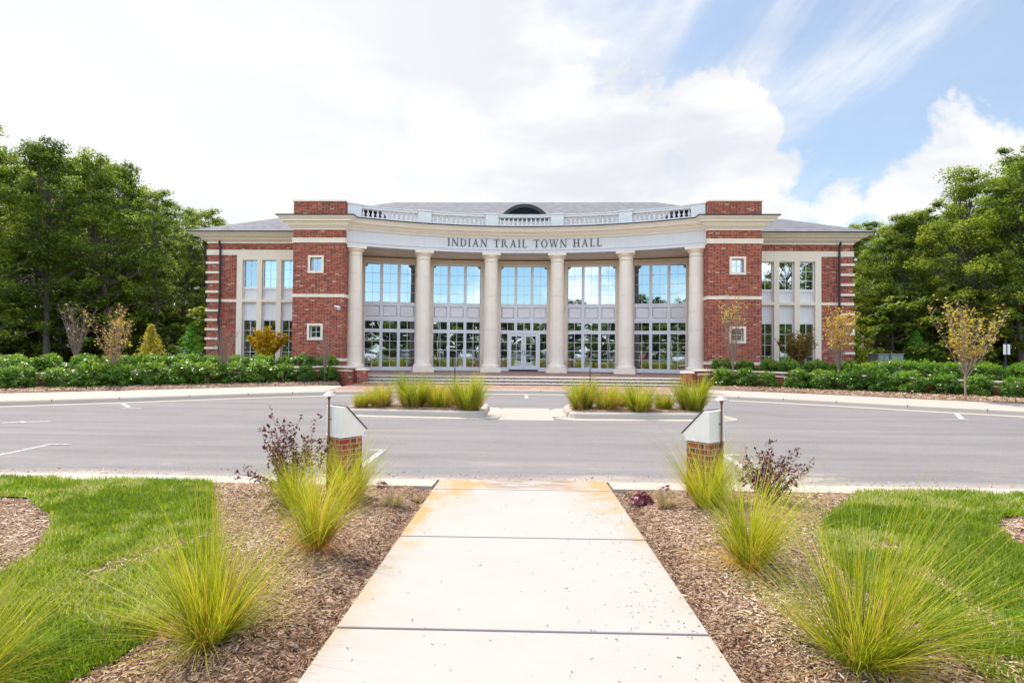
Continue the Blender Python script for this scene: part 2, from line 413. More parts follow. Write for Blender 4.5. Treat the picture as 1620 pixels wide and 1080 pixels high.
# ------------------------------------------------------------------ mesh helpers
def wloc(o):
    v = Vector((0, 0, 0))
    while o is not None:
        v = v+o.location; o = o.parent
    return v
def link(name, mesh, mat=None, parent=None, loc=None):
    o = bpy.data.objects.new(name, mesh)
    COL.objects.link(o)
    if mat is not None and len(mesh.materials) == 0:
        mesh.materials.append(mat)
    if parent is not None:
        o.parent = parent
    if loc is not None:
        o.location = loc
    return o
class MB:
    """collects polygons in world coordinates and links them as ONE mesh"""
    def __init__(s):
        s.v = []; s.f = []
    def add(s, vs, fs):
        b0 = len(s.v); s.v += [tuple(p) for p in vs]; s.f += [tuple(i+b0 for i in f) for f in fs]
        return s
    def box(s, x0, x1, y0, y1, z0, z1):
        return s.add([(x0, y0, z0), (x1, y0, z0), (x1, y1, z0), (x0, y1, z0), (x0, y0, z1), (x1, y0, z1), (x1, y1, z1), (x0, y1, z1)],
                     [(0, 3, 2, 1), (4, 5, 6, 7), (0, 1, 5, 4), (1, 2, 6, 5), (2, 3, 7, 6), (3, 0, 4, 7)])
    def fbox(s, F, u0, u1, d0, d1, z0, z1):
        """box in a frame F = (origin, u dir, outward dir); d measured outwards"""
        o, u, w = F
        P = lambda a, b, z: (o[0]+u[0]*a+w[0]*b, o[1]+u[1]*a+w[1]*b, z)
        vs = [P(u0, d1, z0), P(u1, d1, z0), P(u1, d0, z0), P(u0, d0, z0), P(u0, d1, z1), P(u1, d1, z1), P(u1, d0, z1), P(u0, d0, z1)]
        return s.add(vs, [(0, 3, 2, 1), (4, 5, 6, 7), (0, 1, 5, 4), (1, 2, 6, 5), (2, 3, 7, 6), (3, 0, 4, 7)])
    def prism(s, poly, z0, z1):
        k = len(poly)
        vs = [(x, y, z0) for x, y in poly]+[(x, y, z1) for x, y in poly]
        return s.add(vs, [tuple(range(k-1, -1, -1)), tuple(range(k, 2*k))]+[(i, (i+1) % k, (i+1) % k+k, i+k) for i in range(k)])
    def lathe(s, prof, cx, cy, seg=28):
        vs = []; k = len(prof)
        for i in range(seg):
            a = 2*pi*i/seg
            vs += [(cx+r*cos(a), cy+r*sin(a), z) for r, z in prof]
        fs = []
        for i in range(seg):
            j = (i+1) % seg
            fs += [(i*k+q, j*k+q, j*k+q+1, i*k+q+1) for q in range(k-1)]
        fs += [tuple(i*k for i in range(seg-1, -1, -1)), tuple(i*k+k-1 for i in range(seg))]
        return s.add(vs, fs)
    def tube(s, pts, rads, seg=6):
        vs = []; k = len(pts); pts = [Vector(p) for p in pts]
        for i, p in enumerate(pts):
            t = (pts[min(i+1, k-1)]-pts[max(i-1, 0)]).normalized()
            a = t.cross(Vector((.3, .9, .1)) if abs(t.z) > .8 else Vector((0, 0, 1))).normalized(); b = t.cross(a)
            r = rads[i] if hasattr(rads, '__len__') else rads
            vs += [tuple(p+(a*cos(2*pi*j/seg)+b*sin(2*pi*j/seg))*r) for j in range(seg)]
        fs = [(i*seg+j, i*seg+(j+1) % seg, (i+1)*seg+(j+1) % seg, (i+1)*seg+j) for i in range(k-1) for j in range(seg)]
        fs += [tuple(range(seg)), tuple((k-1)*seg+j for j in range(seg-1, -1, -1))]
        return s.add(vs, fs)
    def sweep(s, path, prof, side=1, cap=True):
        """profile [(offset, z)] swept along a plan polyline with mitred corners; side=+1 puts offset to the right of travel"""
        k = len(prof); vs = []; m = len(path)
        dirs = []
        for i in range(m-1):
            a = Vector((path[i+1][0]-path[i][0], path[i+1][1]-path[i][1])).normalized(); dirs.append(a)
        for i, p in enumerate(path):
            d0 = dirs[max(i-1, 0)]; d1 = dirs[min(i, m-2)]
            n0 = Vector((d0.y, -d0.x))*side; n1 = Vector((d1.y, -d1.x))*side
            nn = n0+n1; nn = nn/(nn.dot(n1)) if nn.length > 1e-6 else n1
            vs += [(p[0]+nn.x*o, p[1]+nn.y*o, z) for o, z in prof]
        fs = [(i*k+q, (i+1)*k+q, (i+1)*k+q+1, i*k+q+1) for i in range(m-1) for q in range(k-1)]
        if cap:
            fs += [tuple(range(k)), tuple((m-1)*k+q for q in range(k-1, -1, -1))]
        return s.add(vs, fs)
    def build(s, name, mat, parent=None, smooth=False, bevel=0):
        o0 = wloc(parent) if parent is not None else Vector((0, 0, 0))
        me = bpy.data.meshes.new(name)
        me.from_pydata([(x-o0.x, y-o0.y, z-o0.z) for x, y, z in s.v], [], s.f)
        me.update()
        import bmesh
        bm = bmesh.new(); bm.from_mesh(me)
        bmesh.ops.recalc_face_normals(bm, faces=bm.faces)
        bm.to_mesh(me); bm.free()
        if smooth:
            me.shade_smooth()
            me.set_sharp_from_angle(angle=radians(40))
        o = link(name, me, mat, parent)
        if bevel:
            b = o.modifiers.new('bevel', 'BEVEL'); b.width = bevel; b.segments = 2; b.limit_method = 'ANGLE'
        return o
def npmesh(name, V, F, tint=None):
    """V (n,3), F (m,k) numpy -> mesh, optional per-vertex float attribute 'tint'"""
    V = np.asarray(V, np.float32); F = np.asarray(F, np.int32); k = F.shape[1]
    me = bpy.data.meshes.new(name)
    me.vertices.add(len(V)); me.vertices.foreach_set('co', V.ravel())
    me.loops.add(F.size); me.loops.foreach_set('vertex_index', F.ravel())
    me.polygons.add(len(F)); me.polygons.foreach_set('loop_start', np.arange(0, F.size, k, dtype=np.int32))
    me.update(calc_edges=True)
    if tint is not None:
        a = me.attributes.new('tint', 'FLOAT', 'POINT'); a.data.foreach_set('value', np.asarray(tint, np.float32))
    return me
def empty(name, loc=(0, 0, 0), rz=0):
    o = bpy.data.objects.new(name, None); COL.objects.link(o); o.location = loc; o.rotation_euler = (0, 0, rz)
    o.empty_display_size = .2
    return o
def tag(o, label=None, cat=None, group=None, kind=None):
    if label: o['label'] = label
    if cat: o['category'] = cat
    if group: o['group'] = group
    if kind: o['kind'] = kind
    return o
def copy_tree(o, parent=None):
    c = o.copy(); COL.objects.link(c); c.parent = parent
    for ch in [x for x in o.children]:
        copy_tree(ch, c)
    return c
ORD = ['first', 'second', 'third', 'fourth', 'fifth', 'sixth', 'seventh', 'eighth', 'ninth', 'tenth', 'eleventh', 'twelfth', 'thirteenth', 'fourteenth', 'fifteenth', 'sixteenth', 'seventeenth', 'eighteenth', 'nineteenth', 'twentieth']

def leaves(rng, C, Nn, size, aspect=.5):
    """diamond leaves at C with normals Nn -> V, F"""
    k = len(C)
    Nn = Nn/np.linalg.norm(Nn, axis=1, keepdims=True)
    r = rng.normal(size=(k, 3)); u = np.cross(Nn, r); u /= np.linalg.norm(u, axis=1, keepdims=True)+1e-9
    v = np.cross(Nn, u)
    s = size[:, None] if hasattr(size, '__len__') else size
    V = np.stack([C-u*s, C+v*s*aspect-Nn*s*.12, C+u*s, C-v*s*aspect-Nn*s*.12], 1).reshape(-1, 3)
    F = np.arange(4*k).reshape(k, 4)
    return V, F
def blades(rng, n, r0, L, lean, droop, w, seg=6, Lvar=.35, rsq=1.0, base=(0, 0, 0), flat=0.0):
    """n curved grass blades growing from a disc"""
    nt = max(8, n//28); ta = rng.uniform(0, 2*pi, nt); tr_ = r0*np.sqrt(rng.uniform(0, 1, nt)); tth = lean*rng.uniform(.05, 1.35, nt)**rsq; tl = rng.uniform(.68, 1.08, nt); td = rng.uniform(.1, 1.2, nt)
    ti_ = rng.integers(0, nt, n); a = ta[ti_]+rng.normal(0, .16, n)
    bx = tr_[ti_]*np.cos(ta[ti_])+rng.normal(0, r0*.16, n); by = tr_[ti_]*np.sin(ta[ti_])+rng.normal(0, r0*.16, n)
    az = a+rng.normal(0, .22, n)
    ln = L*(1-.55*rng.uniform(0, 1, n))*tl[ti_]
    th = np.abs(tth[ti_]+rng.normal(0, .13, n))
    dr = droop*td[ti_]*rng.uniform(.3, 1.3, n)
    az2 = az+rng.normal(0, .25, n)
    t = np.linspace(0, 1, seg+1)
    P = np.zeros((n, seg+1, 3)); P[:, 0] = np.stack([bx, by, np.zeros(n)], 1)
    for i in range(seg):
        ang = np.clip(th+dr*(t[i]+.5/seg)**1.6, 0, 2.6)
        azz = az*(1-t[i])+az2*t[i]
        P[:, i+1] = P[:, i]+(ln/seg)[:, None]*np.stack([np.sin(ang)*np.cos(azz), np.sin(ang)*np.sin(azz), np.cos(ang)], 1)
    side = np.stack([-np.sin(az+rng.uniform(-1.2, 1.2, n)), np.cos(az+rng.uniform(-1.2, 1.2, n)), np.zeros(n)], 1)
    side /= np.linalg.norm(side, axis=1, keepdims=True)+1e-9
    wd = w*(.6+.8*rng.uniform(0, 1, n))
    V = np.zeros((n, seg+1, 2, 3))
    for i in range(seg+1):
        ww = (wd*(1-t[i]**2.2*.9))[:, None]*side*.5
        V[:, i, 0] = P[:, i]-ww; V[:, i, 1] = P[:, i]+ww
    V[..., 2] = np.maximum(V[..., 2], .004)
    idx = np.arange(n*(seg+1)*2).reshape(n, seg+1, 2)
    F = np.stack([idx[:, :-1, 0], idx[:, :-1, 1], idx[:, 1:, 1], idx[:, 1:, 0]], -1).reshape(-1, 4)
    blades.tuft = ti_/nt
    return V.reshape(-1, 3)+np.array(base), F, n, seg

# ------------------------------------------------------------------ ground, road, walks
def hf(x, y):      # height of the planted ground between the camera and the road
    ax = np.abs(x)
    s = np.clip((ax-1.12)/.9, 0, 1); s = s*s*(3-2*s)
    dip = -.035*np.exp(-((ax-1.2)/.10)**2)
    und = .02*np.sin(x*1.7+y*.9)+.015*np.sin(x*.8-y*2.1)
    k = np.clip((7.1-y)/1.2, 0, 1)
    return .115-.0144*y+.045*s*k+dip+und*s*k
CURB = [(0, 22.95), (3.5, 22.55), (6.65, 21.4), (8.4, 20.5), (10, 19.5), (11.9, 18.05), (13.8, 16.75), (15.1, 15.9), (18, 14.2), (24, 11.7), (40, 9.6), (70, 9.2)]
def spline(pts, per=5):
    P = [Vector(p) for p in pts]; P = [P[0]*2-P[1]]+P+[P[-1]*2-P[-2]]
    out = []
    for i in range(1, len(P)-2):
        for k in range(per):
            t = k/per; a, b, c, d_ = P[i-1], P[i], P[i+1], P[i+2]
            out.append(.5*((2*b)+(c-a)*t+(2*a-5*b+4*c-d_)*t*t+(3*b-a-3*c+d_)*t*t*t))
    out.append(P[-2]); return out
full = [(-x, y) for x, y in CURB[:0:-1]]+CURB
curb = spline(full, 5)
def offs(path, o):
    out = []
    for i, p in enumerate(path):
        t = (path[min(i+1, len(path)-1)]-path[max(i-1, 0)]).normalized()
        out.append(p+Vector((-t.y, t.x))*o)
    return out
def strip(mb, A, B, za, zb):
    for i in range(len(A)-1):
        q = [(A[i].x, A[i].y, za), (A[i+1].x, A[i+1].y, za), (B[i+1].x, B[i+1].y, zb), (B[i].x, B[i].y, zb)]
        mb.add(q, [(0, 1, 2, 3)])
def structure(o):
    return tag(o, kind='structure')

# one ground sheet to the horizon
g = MB()
g.add([(-900, -900, -.06), (900, -900, -.06), (900, 1500, -.06), (-900, 1500, -.06)], [(0, 1, 2, 3)])
structure(g.build('ground', M['soil']))
# road
g = MB()
inner = offs(curb, -.42)
near = [Vector((p.x, 7.5)) for p in inner]
strip(g, near, inner, 0, 0)
structure(g.build('road', M['asphalt']))
# far gutter and kerb
g = MB()
prof = [(-.42, .004), (-.02, -.008+.012), (.0, .005), (.02, .13), (.05, .15), (.17, .152), (.17, .0)]
curb_l = [tuple(p) for p in curb]
g.sweep(curb_l, [(-o, z) for o, z in [(-.42, -.03), (-.42, .006), (-.02, .004), (.01, .12), (.05, .15), (.16, .152), (.16, -.03)]], side=1, cap=False)
structure(g.build('far_kerb', M['concrete'], smooth=False))
# expansion joints are cut as thin dark insets in the kerb
g = MB()
for i in range(4, len(curb)-4, 4):
    p = curb[i]; t = (curb[i+1]-curb[i-1]).normalized(); nn = Vector((-t.y, t.x))
    F = ((p.x, p.y), (t.x, t.y), (nn.x, nn.y))
    g.fbox(F, -.007, .007, .0, .157, .01, .1535)
structure(g.build('kerb_joint_filler', M['room']))
def side_part(i):
    return abs(curb[i].x) > 6.9
L_idx = [i for i, p in enumerate(curb) if p.x < -6.5]
R_idx = [i for i, p in enumerate(curb) if p.x > 6.5]
SWL, SWR = 2.95, 2.6
sw = MB(); mu = MB(); bk = MB()
for idx, W in ((L_idx, SWL), (R_idx, SWR)):
    c0 = [offs(curb, .16)[i] for i in idx]; c1 = [offs(curb, W)[i] for i in idx]
    c2 = [offs(curb, W+.8)[i] for i in idx]; c3 = [offs(curb, W+3.1)[i] for i in idx]
    c4 = [offs(curb, W+5.5)[i] for i in idx]; c5 = [offs(curb, W+9)[i] for i in idx]
    strip(sw, c0, c1, .148, .19)
    strip(mu, c1, c2, .20, .27); strip(mu, c2, c3, .27, .30)
structure(sw.build('sidewalk', M['sidewalk']))
structure(mu.build('far_mulch_bed', M['mulch']))
# raised ground behind the low walls, sheet under the building and the wood
raised = MB()
for idx, W, sgn in ((L_idx, SWL, -1), (R_idx, SWR, 1)):
    c = [offs(curb, W+(2.55 if sgn < 0 else 2.95))[i] for i in idx]
    c6 = [Vector((p.x, max(p.y+6, 32.5))) for p in c]; c9 = [Vector((p.x*1.02, q.y+3.5)) for p, q in zip(c, c6)]
    far = [Vector((p.x*1.6, 130)) for p in c]
    strip(raised, c, c6, .62, .60); strip(raised, c6, c9, .60, .15); strip(raised, c9, far, .15, .3)
structure(raised.build('raised_ground', M['soil']))
# brick plaza in front of the steps
g = MB()
top = [p for p in offs(curb, .16) if abs(p.x) < 7.6]
poly = [(p.x, p.y, .15) for p in top]
n0 = len(poly)
back = [(p.x, 25.25, .205) for p in top]
g.add(poly+back, [(i, i+1, n0+i+1, n0+i) for i in range(n0-1)])
structure(g.build('brick_plaza', M['paver']))
# steps and porch floor
st = empty('entrance_steps', (0, 25.6, .2)); structure(st)
YS = [25.2, 25.55, 25.9]; ZS = [.29, .425, .55]
for i in range(3):
    a = MB(); a.box(-7.25, 7.25, YS[i]+.02, YS[i]+1.2 if i < 2 else 26.3, .05, ZS[i]-.045); a.build('riser', M['riser'], st)
    a = MB(); a.box(-7.27, 7.27, YS[i]-.01, YS[i]+(.348 if i < 2 else .36), ZS[i]-.044, ZS[i]); a.build('tread', M['tread'], st, bevel=.006)
g = MB(); g.box(-10.9, 10.9, 26.26, 37, -.02, .548)
structure(g.build('porch_floor', M['paver']))

# road markings
g = MB()
def mark(x0, y0, x1, y1, w, z=.004):
    a = Vector((x1-x0, y1-y0)).normalized(); nn = Vector((-a.y, a.x))*w/2
    g.add([(x0-nn.x, y0-nn.y, z), (x1-nn.x, y1-nn.y, z), (x1+nn.x, y1+nn.y, z), (x0+nn.x, y0+nn.y, z)], [(0, 1, 2, 3)])
mark(-8.2, 7.62, -8.28, 9.68, .10); mark(-8.36, 9.75, -7.95, 9.74, .10, .008)
mark(-2.34, 7.62, -2.38, 9.58, .10); mark(-2.62, 9.64, -2.30, 9.64, .10, .008)
mark(3.2, 7.62, 3.36, 9.58, .10); mark(3.28, 9.64, 3.62, 9.66, .10, .008)
mark(9.1, 7.62, 9.2, 9.6, .10); mark(14.9, 7.62, 15, 9.6, .10); mark(-14.1, 7.62, -14.1, 9.6, .10)
mark(.12, 22.3, .12, 20.75, .13); mark(-.1, 20.7, .5, 20.7, .13, .008)
mark(-12.3, 17.1, -11.3, 16.0, .13); mark(-11.45, 15.85, -10.75, 15.7, .11, .008)
mark(12.6, 17.0, 11.7, 15.6, .13); mark(11.0, 15.35, 11.75, 15.45, .11, .008)
mark(-11.7, 12.45, -10.9, 12.8, .14); mark(-11.5, 12.7, -11.2, 12.45, .10, .008)
structure(g.build('road_marking', M['paint']))

# near kerb strip (flush gutter pan and kerb top)
g = MB()
for x0, x1 in ((-60, -1.12), (1.12, 60)):
    g.box(x0, x1, 7.22, 7.5, -.05, .007)
    g.box(x0, x1, 7.06, 7.218, -.05, .022)
structure(g.build('near_kerb', M['concrete']))
# entrance walk in slabs
g = MB()
hz = lambda y: .12-.0144*y
ys = [7.52, 6.96, 5.10, 3.36, 1.6, -.2, -2, -3.8, -5.6, -7.4, -9.2, -11, -12.8, -14.6]
for i in range(len(ys)-1):
    y1, y0 = ys[i]-.011, ys[i+1]+.011
    if i == 0: y1 = 7.52
    sk = .018
    v = []
    for (x, y, dzz) in ((-1.09, y0-sk, 0), (1.09, y0+sk*0, 0), (1.09, y1+0, 0), (-1.09, y1-sk, 0)):
        v.append((x, y, hz(y)))
    v = [(x, y, z-.12) for x, y, z in v]+v
    g.add(v, [(0, 3, 2, 1), (4, 5, 6, 7), (0, 1, 5, 4), (1, 2, 6, 5), (2, 3, 7, 6), (3, 0, 4, 7)])
structure(g.build('walkway', M['walk'], bevel=.007))
g = MB()
g.add([(-1.07, 7.4, hz(7.4)-.022), (1.07, 7.4, hz(7.4)-.022), (1.07, -14, hz(-14)-.022), (-1.07, -14, hz(-14)-.022)], [(0, 1, 2, 3)])
structure(g.build('joint_filler', M['room']))

# planted ground near the camera
def grid_sheet(x0, x1, y0, y1, stepm, zf, inside=None):
    xs = np.arange(x0, x1+1e-6, stepm); yy = np.arange(y0, y1+1e-6, stepm)
    X, Y = np.meshgrid(xs, yy); Z = zf(X, Y)
    V = np.stack([X, Y, Z], -1).reshape(-1, 3); nx = len(xs); ny = len(yy)
    I = np.arange(nx*ny).reshape(ny, nx)
    F = np.stack([I[:-1, :-1], I[:-1, 1:], I[1:, 1:], I[1:, :-1]], -1).reshape(-1, 4)
    if inside is not None:
        cx = V[F].mean(1); F = F[inside(cx[:, 0], cx[:, 1])]
    return V, F
V, F = grid_sheet(-16, 16, -3, 7.08, .06, hf, lambda x, y: np.abs(x) > 1.06)
structure(link('mulch_bed', npmesh('mulch_bed', V, F), M['mulch']))
def inpoly(x, y, poly):
    c = np.zeros(x.shape, bool); k = len(poly)
    for i in range(k):
        x1, y1 = poly[i]; x2, y2 = poly[(i+1) % k]
        if y1 == y2: continue
        c ^= ((y1 > y) != (y2 > y)) & (x < (x2-x1)*(y-y1)/(y2-y1)+x1)
    return c
LAWN_L = [(-30, 7.06), (-3.93, 7.06), (-3.6, 6.5), (-3.18, 5.8), (-2.85, 5.2), (-2.55, 4.65), (-2.28, 4.1), (-2.08, 3.6), (-2.05, 3.1), (-2.2, 2.6), (-2.4, 1.5), (-2.6, -3), (-30, -3)]
RING_L = [(-5.3, 5.9), (-4.75, 5.55), (-4.3, 5.15), (-4.02, 4.7), (-3.72, 4.25), (-3.55, 3.8), (-3.7, 3.2), (-4.4, 2.9), (-5.6, 3.0), (-6.4, 3.8), (-6.6, 4.9), (-6.1, 5.7)]
LAWN_R = [(30, 7.06), (4.08, 7.06), (3.75, 6.6), (3.3, 6.1), (2.98, 5.7), (2.66, 5.2), (2.5, 4.8), (2.38, 4.35), (2.3, 3.9), (2.3, 3.4), (2.25, 2.8), (2.5, 1.5), (2.6, -3), (30, -3)]
RING_R = [(4.42, 5.5), (4.25, 5.15), (4.2, 4.8), (4.4, 4.4), (5, 4.1), (5.9, 4.3), (6.3, 5), (6, 5.7), (5.3, 6.0), (4.75, 5.85)]
def in_lawn(x, y, j=0):
    return (inpoly(x, y, LAWN_L) & ~inpoly(x, y, RING_L)) | (inpoly(x, y, LAWN_R) & ~inpoly(x, y, RING_R))
V, F = grid_sheet(-16, 16, -3, 7.08, .06, lambda x, y: hf(x, y)+.018, in_lawn)
structure(link('lawn', npmesh('lawn', V, F), M['lawn']))
# behind the camera the lawn runs on (seen only mirrored in the windows)
g = MB()
g.add([(-60, -60, .14), (60, -60, .14), (60, -3, .16), (-60, -3, .16)], [(0, 1, 2, 3)])
g.add([(-60, -3, .1), (-16, -3, .1), (-16, 7.05, .02), (-60, 7.05, .02)], [(0, 1, 2, 3)])
g.add([(60, -3, .1), (16, -3, .1), (16, 7.05, .02), (60, 7.05, .02)], [(3, 2, 1, 0)])
structure(g.build('rear_lawn', M['lawn']))
g = MB()
g.add([(-60, -30, .16), (60, -30, .16), (60, -21, .16), (-60, -21, .16)], [(0, 1, 2, 3)])
structure(g.build('rear_road', M['asphalt']))

# lawn blades
rng = np.random.default_rng(11)
def vnoise(x, y, s, seed):
    r = np.random.default_rng(seed); T = r.uniform(0, 1, (64, 64))
    u = x*s+100; v = y*s+100; i = np.floor(u).astype(int); j = np.floor(v).astype(int); fu = u-i; fv = v-j
    fu = fu*fu*(3-2*fu); fv = fv*fv*(3-2*fv)
    g_ = lambda a, b: T[a % 64, b % 64]
    return (g_(i, j)*(1-fu)+g_(i+1, j)*fu)*(1-fv)+(g_(i, j+1)*(1-fu)+g_(i+1, j+1)*fu)*fv
def bare(x, y):   # thin dirt streaks in the lawn
    a = np.exp(-(((x+2.75)-.35*(y-4.6))/.16)**2)*((y > 3.7) & (y < 6.2))
    b = np.exp(-(((x-2.95)+.30*(4.6-y))/.20)**2)*((y > 2.6) & (y < 5.6))
    return np.clip((a+b)*(vnoise(x, y, 3.5, 5) > .35), 0, 1)
def lawn_blades(nb):
    y = 2.4+(7.1-2.4)*rng.uniform(0, 1, nb)**1.05
    x = rng.uniform(-1, 1, nb)*(y*.98+1.0)
    k = in_lawn(x+rng.normal(0, .035, nb), y+rng.normal(0, .02, nb)) & (rng.uniform(0, 1, nb) > np.maximum(bare(x, y)*.95, np.clip((vnoise(x, y, 2.3, 17)-.56)*3.2, 0, .85))) & (y < 7.12)
    x, y = x[k], y[k]; m_ = len(x)
    pat = vnoise(x, y, .9, 1)*.6+vnoise(x, y, 3.2, 2)*.4
    dry = vnoise(x, y, 1.4, 3)*.6+vnoise(x, y, 6, 4)*.4
    h = (.035+.045*rng.uniform(0, 1, m_))*(.7+.7*pat)
    az = rng.uniform(0, 2*pi, m_); le = rng.uniform(.1, 1.0, m_)
    dirv = np.stack([np.cos(az), np.sin(az)], 1)
    w = .0022+.0018*rng.uniform(0, 1, m_)+y*.0003
    sd = np.stack([-np.sin(az), np.cos(az)], 1)*w[:, None]
    z0 = hf(x, y)+.012
    V = np.zeros((m_, 6, 3)); lvl = [0, .55, 1.0]
    for i, t in enumerate(lvl):
        cx = x+dirv[:, 0]*h*le*t**1.7; cy = y+dirv[:, 1]*h*le*t**1.7; cz = z0+h*t*(1-.25*le*t)
        f = (1, .8, .12)[i]
        V[:, i*2, 0] = cx-sd[:, 0]*f; V[:, i*2, 1] = cy-sd[:, 1]*f; V[:, i*2, 2] = cz
        V[:, i*2+1, 0] = cx+sd[:, 0]*f; V[:, i*2+1, 1] = cy+sd[:, 1]*f; V[:, i*2+1, 2] = cz
    I = np.arange(m_*6).reshape(m_, 6)
    F = np.concatenate([I[:, [0, 1, 3, 2]], I[:, [2, 3, 5, 4]]])
    t = np.clip(.15+.55*rng.uniform(0, 1, m_)*pat*1.3+np.clip((dry-.48)*5, 0, .62)*rng.uniform(.2, 1, m_)+np.where(rng.uniform(0, 1, m_) > .93, .3, 0), 0, 1)
    return V.reshape(-1, 3), F, np.repeat(t, 6)
V, F, T = lawn_blades(330000)
o = link('lawn_grass', npmesh('lawn_grass', V, F, T), M['lawnblade'])
tag(o, 'short mown green grass on both lawns beside the entrance walk', 'grass', kind='stuff')

# mulch chips
def chipmesh(x, y, z, L, tint):
    k = len(x); az = rng.uniform(0, pi, k); tl = rng.normal(0, .30, k); wd = L*rng.uniform(.14, .34, k)
    u = np.stack([np.cos(az)*np.cos(tl), np.sin(az)*np.cos(tl), np.sin(tl)], 1)*L[:, None]*.5
    v0 = np.stack([-np.sin(az), np.cos(az), rng.normal(0, .35, k)], 1); v = v0*wd[:, None]*.5
    c = np.stack([x, y, z], 1); up = np.zeros_like(c); up[:, 2] = wd*.35
    V = np.stack([c-u-v, c-u+v, c+u*.9+v*.8, c+u*.9-v*.8, c-u*.95+up, c+u*.95+up], 1)
    I = np.arange(k*6).reshape(k, 6)
    F = np.concatenate([I[:, [0, 3, 5, 4]], I[:, [1, 4, 5, 2]]])
    return V.reshape(-1, 3), F, np.repeat(tint, 6)
def make_chips(nb):
    y = 2.4+(7.05-2.4)*rng.uniform(0, 1, nb)**1.25
    x = rng.uniform(-1, 1, nb)*(y*.98+1.0)
    k = (np.abs(x) > 1.10) & (y < 7.04) & (~in_lawn(x, y) | (bare(x, y) > .35))
    x, y = x[k], y[k]; m_ = len(x)
    L = rng.uniform(.010, .045, m_)*(.8+.05*y)
    z = hf(x, y)+rng.uniform(.0, .016, m_)+np.where(bare(x, y) > .3, .02, 0)
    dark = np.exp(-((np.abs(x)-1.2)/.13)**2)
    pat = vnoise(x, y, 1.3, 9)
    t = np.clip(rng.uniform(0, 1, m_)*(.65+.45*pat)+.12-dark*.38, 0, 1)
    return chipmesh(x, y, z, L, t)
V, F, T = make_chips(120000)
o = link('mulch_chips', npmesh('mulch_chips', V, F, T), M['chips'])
tag(o, 'shredded brown bark mulch beside the entrance walk', 'mulch', kind='stuff')
# far mulch: coarser chips in front of the hedges and on the islands
xs, ysv, zsv = [], [], []
for idx, W in ((L_idx, SWL), (R_idx, SWR)):
    A = offs(curb, W); B = offs(curb, W+1.5)
    for _ in range(7000):
        i = random.Random(_+int(W*100)).choice(idx[1:-1]); u = rng.uniform(); q = rng.uniform()
        if abs(curb[i].x) > 22: continue
        a = A[i].lerp(A[i+1], u); b3 = B[i].lerp(B[i+1], u); p = a.lerp(b3, q)
        xs.append(p.x); ysv.append(p.y); zsv.append(.21+.08*q+rng.uniform(0, .03))
xs = np.array(xs); ysv = np.array(ysv); zsv = np.array(zsv)
V, F, T = chipmesh(xs, ysv, zsv, rng.uniform(.04, .12, len(xs)), rng.uniform(0.1, 1, len(xs)))
o = link('hedge_mulch_chips', npmesh('hedge_mulch_chips', V, F, T), M['chips'])
tag(o, 'bark mulch chips in front of the laurel hedges', 'mulch', kind='stuff')
# bits of debris on the walk
k = 430; y = 2.6+4.3*rng.uniform(0, 1, k)**1.2; x = np.where(rng.uniform(0, 1, k) < .78, 1.07-np.abs(rng.normal(0, .33, k)), rng.uniform(-1.05, 1.05, k))
kk = np.abs(x) < 1.07; x, y = x[kk], y[kk]
V, F, T = chipmesh(x, y, hz(y)+.003+0*x, rng.uniform(.006, .024, len(x)), rng.uniform(0, .5, len(x)))
m, n = mat_new('clippings'); finish(n, principled(n, n.ramp(n.new('ShaderNodeAttribute', attribute_name='tint').outputs['Fac'], [(0, (.10, .11, .08)), (.4, (.22, .21, .15))]), .8))
o = link('walk_debris', npmesh('walk_debris', V, F, T), m)
tag(o, 'dry grass clippings scattered over the concrete walk', 'debris', kind='stuff')

k = 900
y = 7.52+np.abs(rng.normal(0, .22, k)); x = rng.uniform(-9, 9, k)
V, F, T = chipmesh(x, y, .006+0*x, rng.uniform(.012, .045, k), rng.uniform(0, 1, k))
o = link('gutter_litter', npmesh('gutter_litter', V, F, T), M['chips'])
tag(o, 'bits of bark and dry leaf washed along the near kerb', 'litter', kind='stuff')
# ------------------------------------------------------------------ traffic islands
def rounded(poly, r, seg=5):
    out = []; k = len(poly)
    for i in range(k):
        p = Vector(poly[i]); a = Vector(poly[i-1]); b = Vector(poly[(i+1) % k])
        rr = min(r[i] if hasattr(r, '__len__') else r, (a-p).length*.48, (b-p).length*.48)
        s_ = p+(a-p).normalized()*rr; e_ = p+(b-p).normalized()*rr
        for j in range(seg+1):
            t = j/seg; out.append(tuple(s_*(1-t)**2+p*2*t*(1-t)+e_*t*t))
    return out
def island(poly, label):
    root = empty('traffic_island', (sum(p[0] for p in poly)/len(poly), sum(p[1] for p in poly)/len(poly), 0))
    tag(root, label, 'traffic island', 'kerbed planting islands in the drive')
    P = rounded(poly, [.5, .35, .35, .6])
    path = P+[P[0], P[1]]
    k = MB()
    k.sweep(path, [(.38, -.03), (.38, .010), (.02, .012), (-.01, .12), (-.05, .155), (-.15, .157), (-.16, .02)], side=1, cap=False)
    k.build('kerb', M['concrete'], root)
    g = MB()
    Q = [Vector(p) for p in P]; c = sum(Q, Vector((0, 0)))/len(Q)
    vs = [((c+(q-c)*.97).x, (c+(q-c)*.97).y, .13) for q in Q]+[((c+(q-c)*.6).x, (c+(q-c)*.6).y, .19) for q in Q]+[(c.x, c.y, .2)]
    m_ = len(Q)
    g.add(vs, [(i, (i+1) % m_, (i+1) % m_+m_, i+m_) for i in range(m_)]+[(i+m_, (i+1) % m_+m_, 2*m_) for i in range(m_)])
    g.build('mulch_top', M['mulch'], root)
    return root
island([(-4.9, 14.85), (-.98, 14.5), (-.98, 16.9), (-4.6, 17.0)], 'left kerbed island with mulch and five grass clumps')
island([(1.15, 14.5), (5.2, 14.75), (4.9, 16.9), (1.15, 16.9)], 'right kerbed island with mulch and five grass clumps')
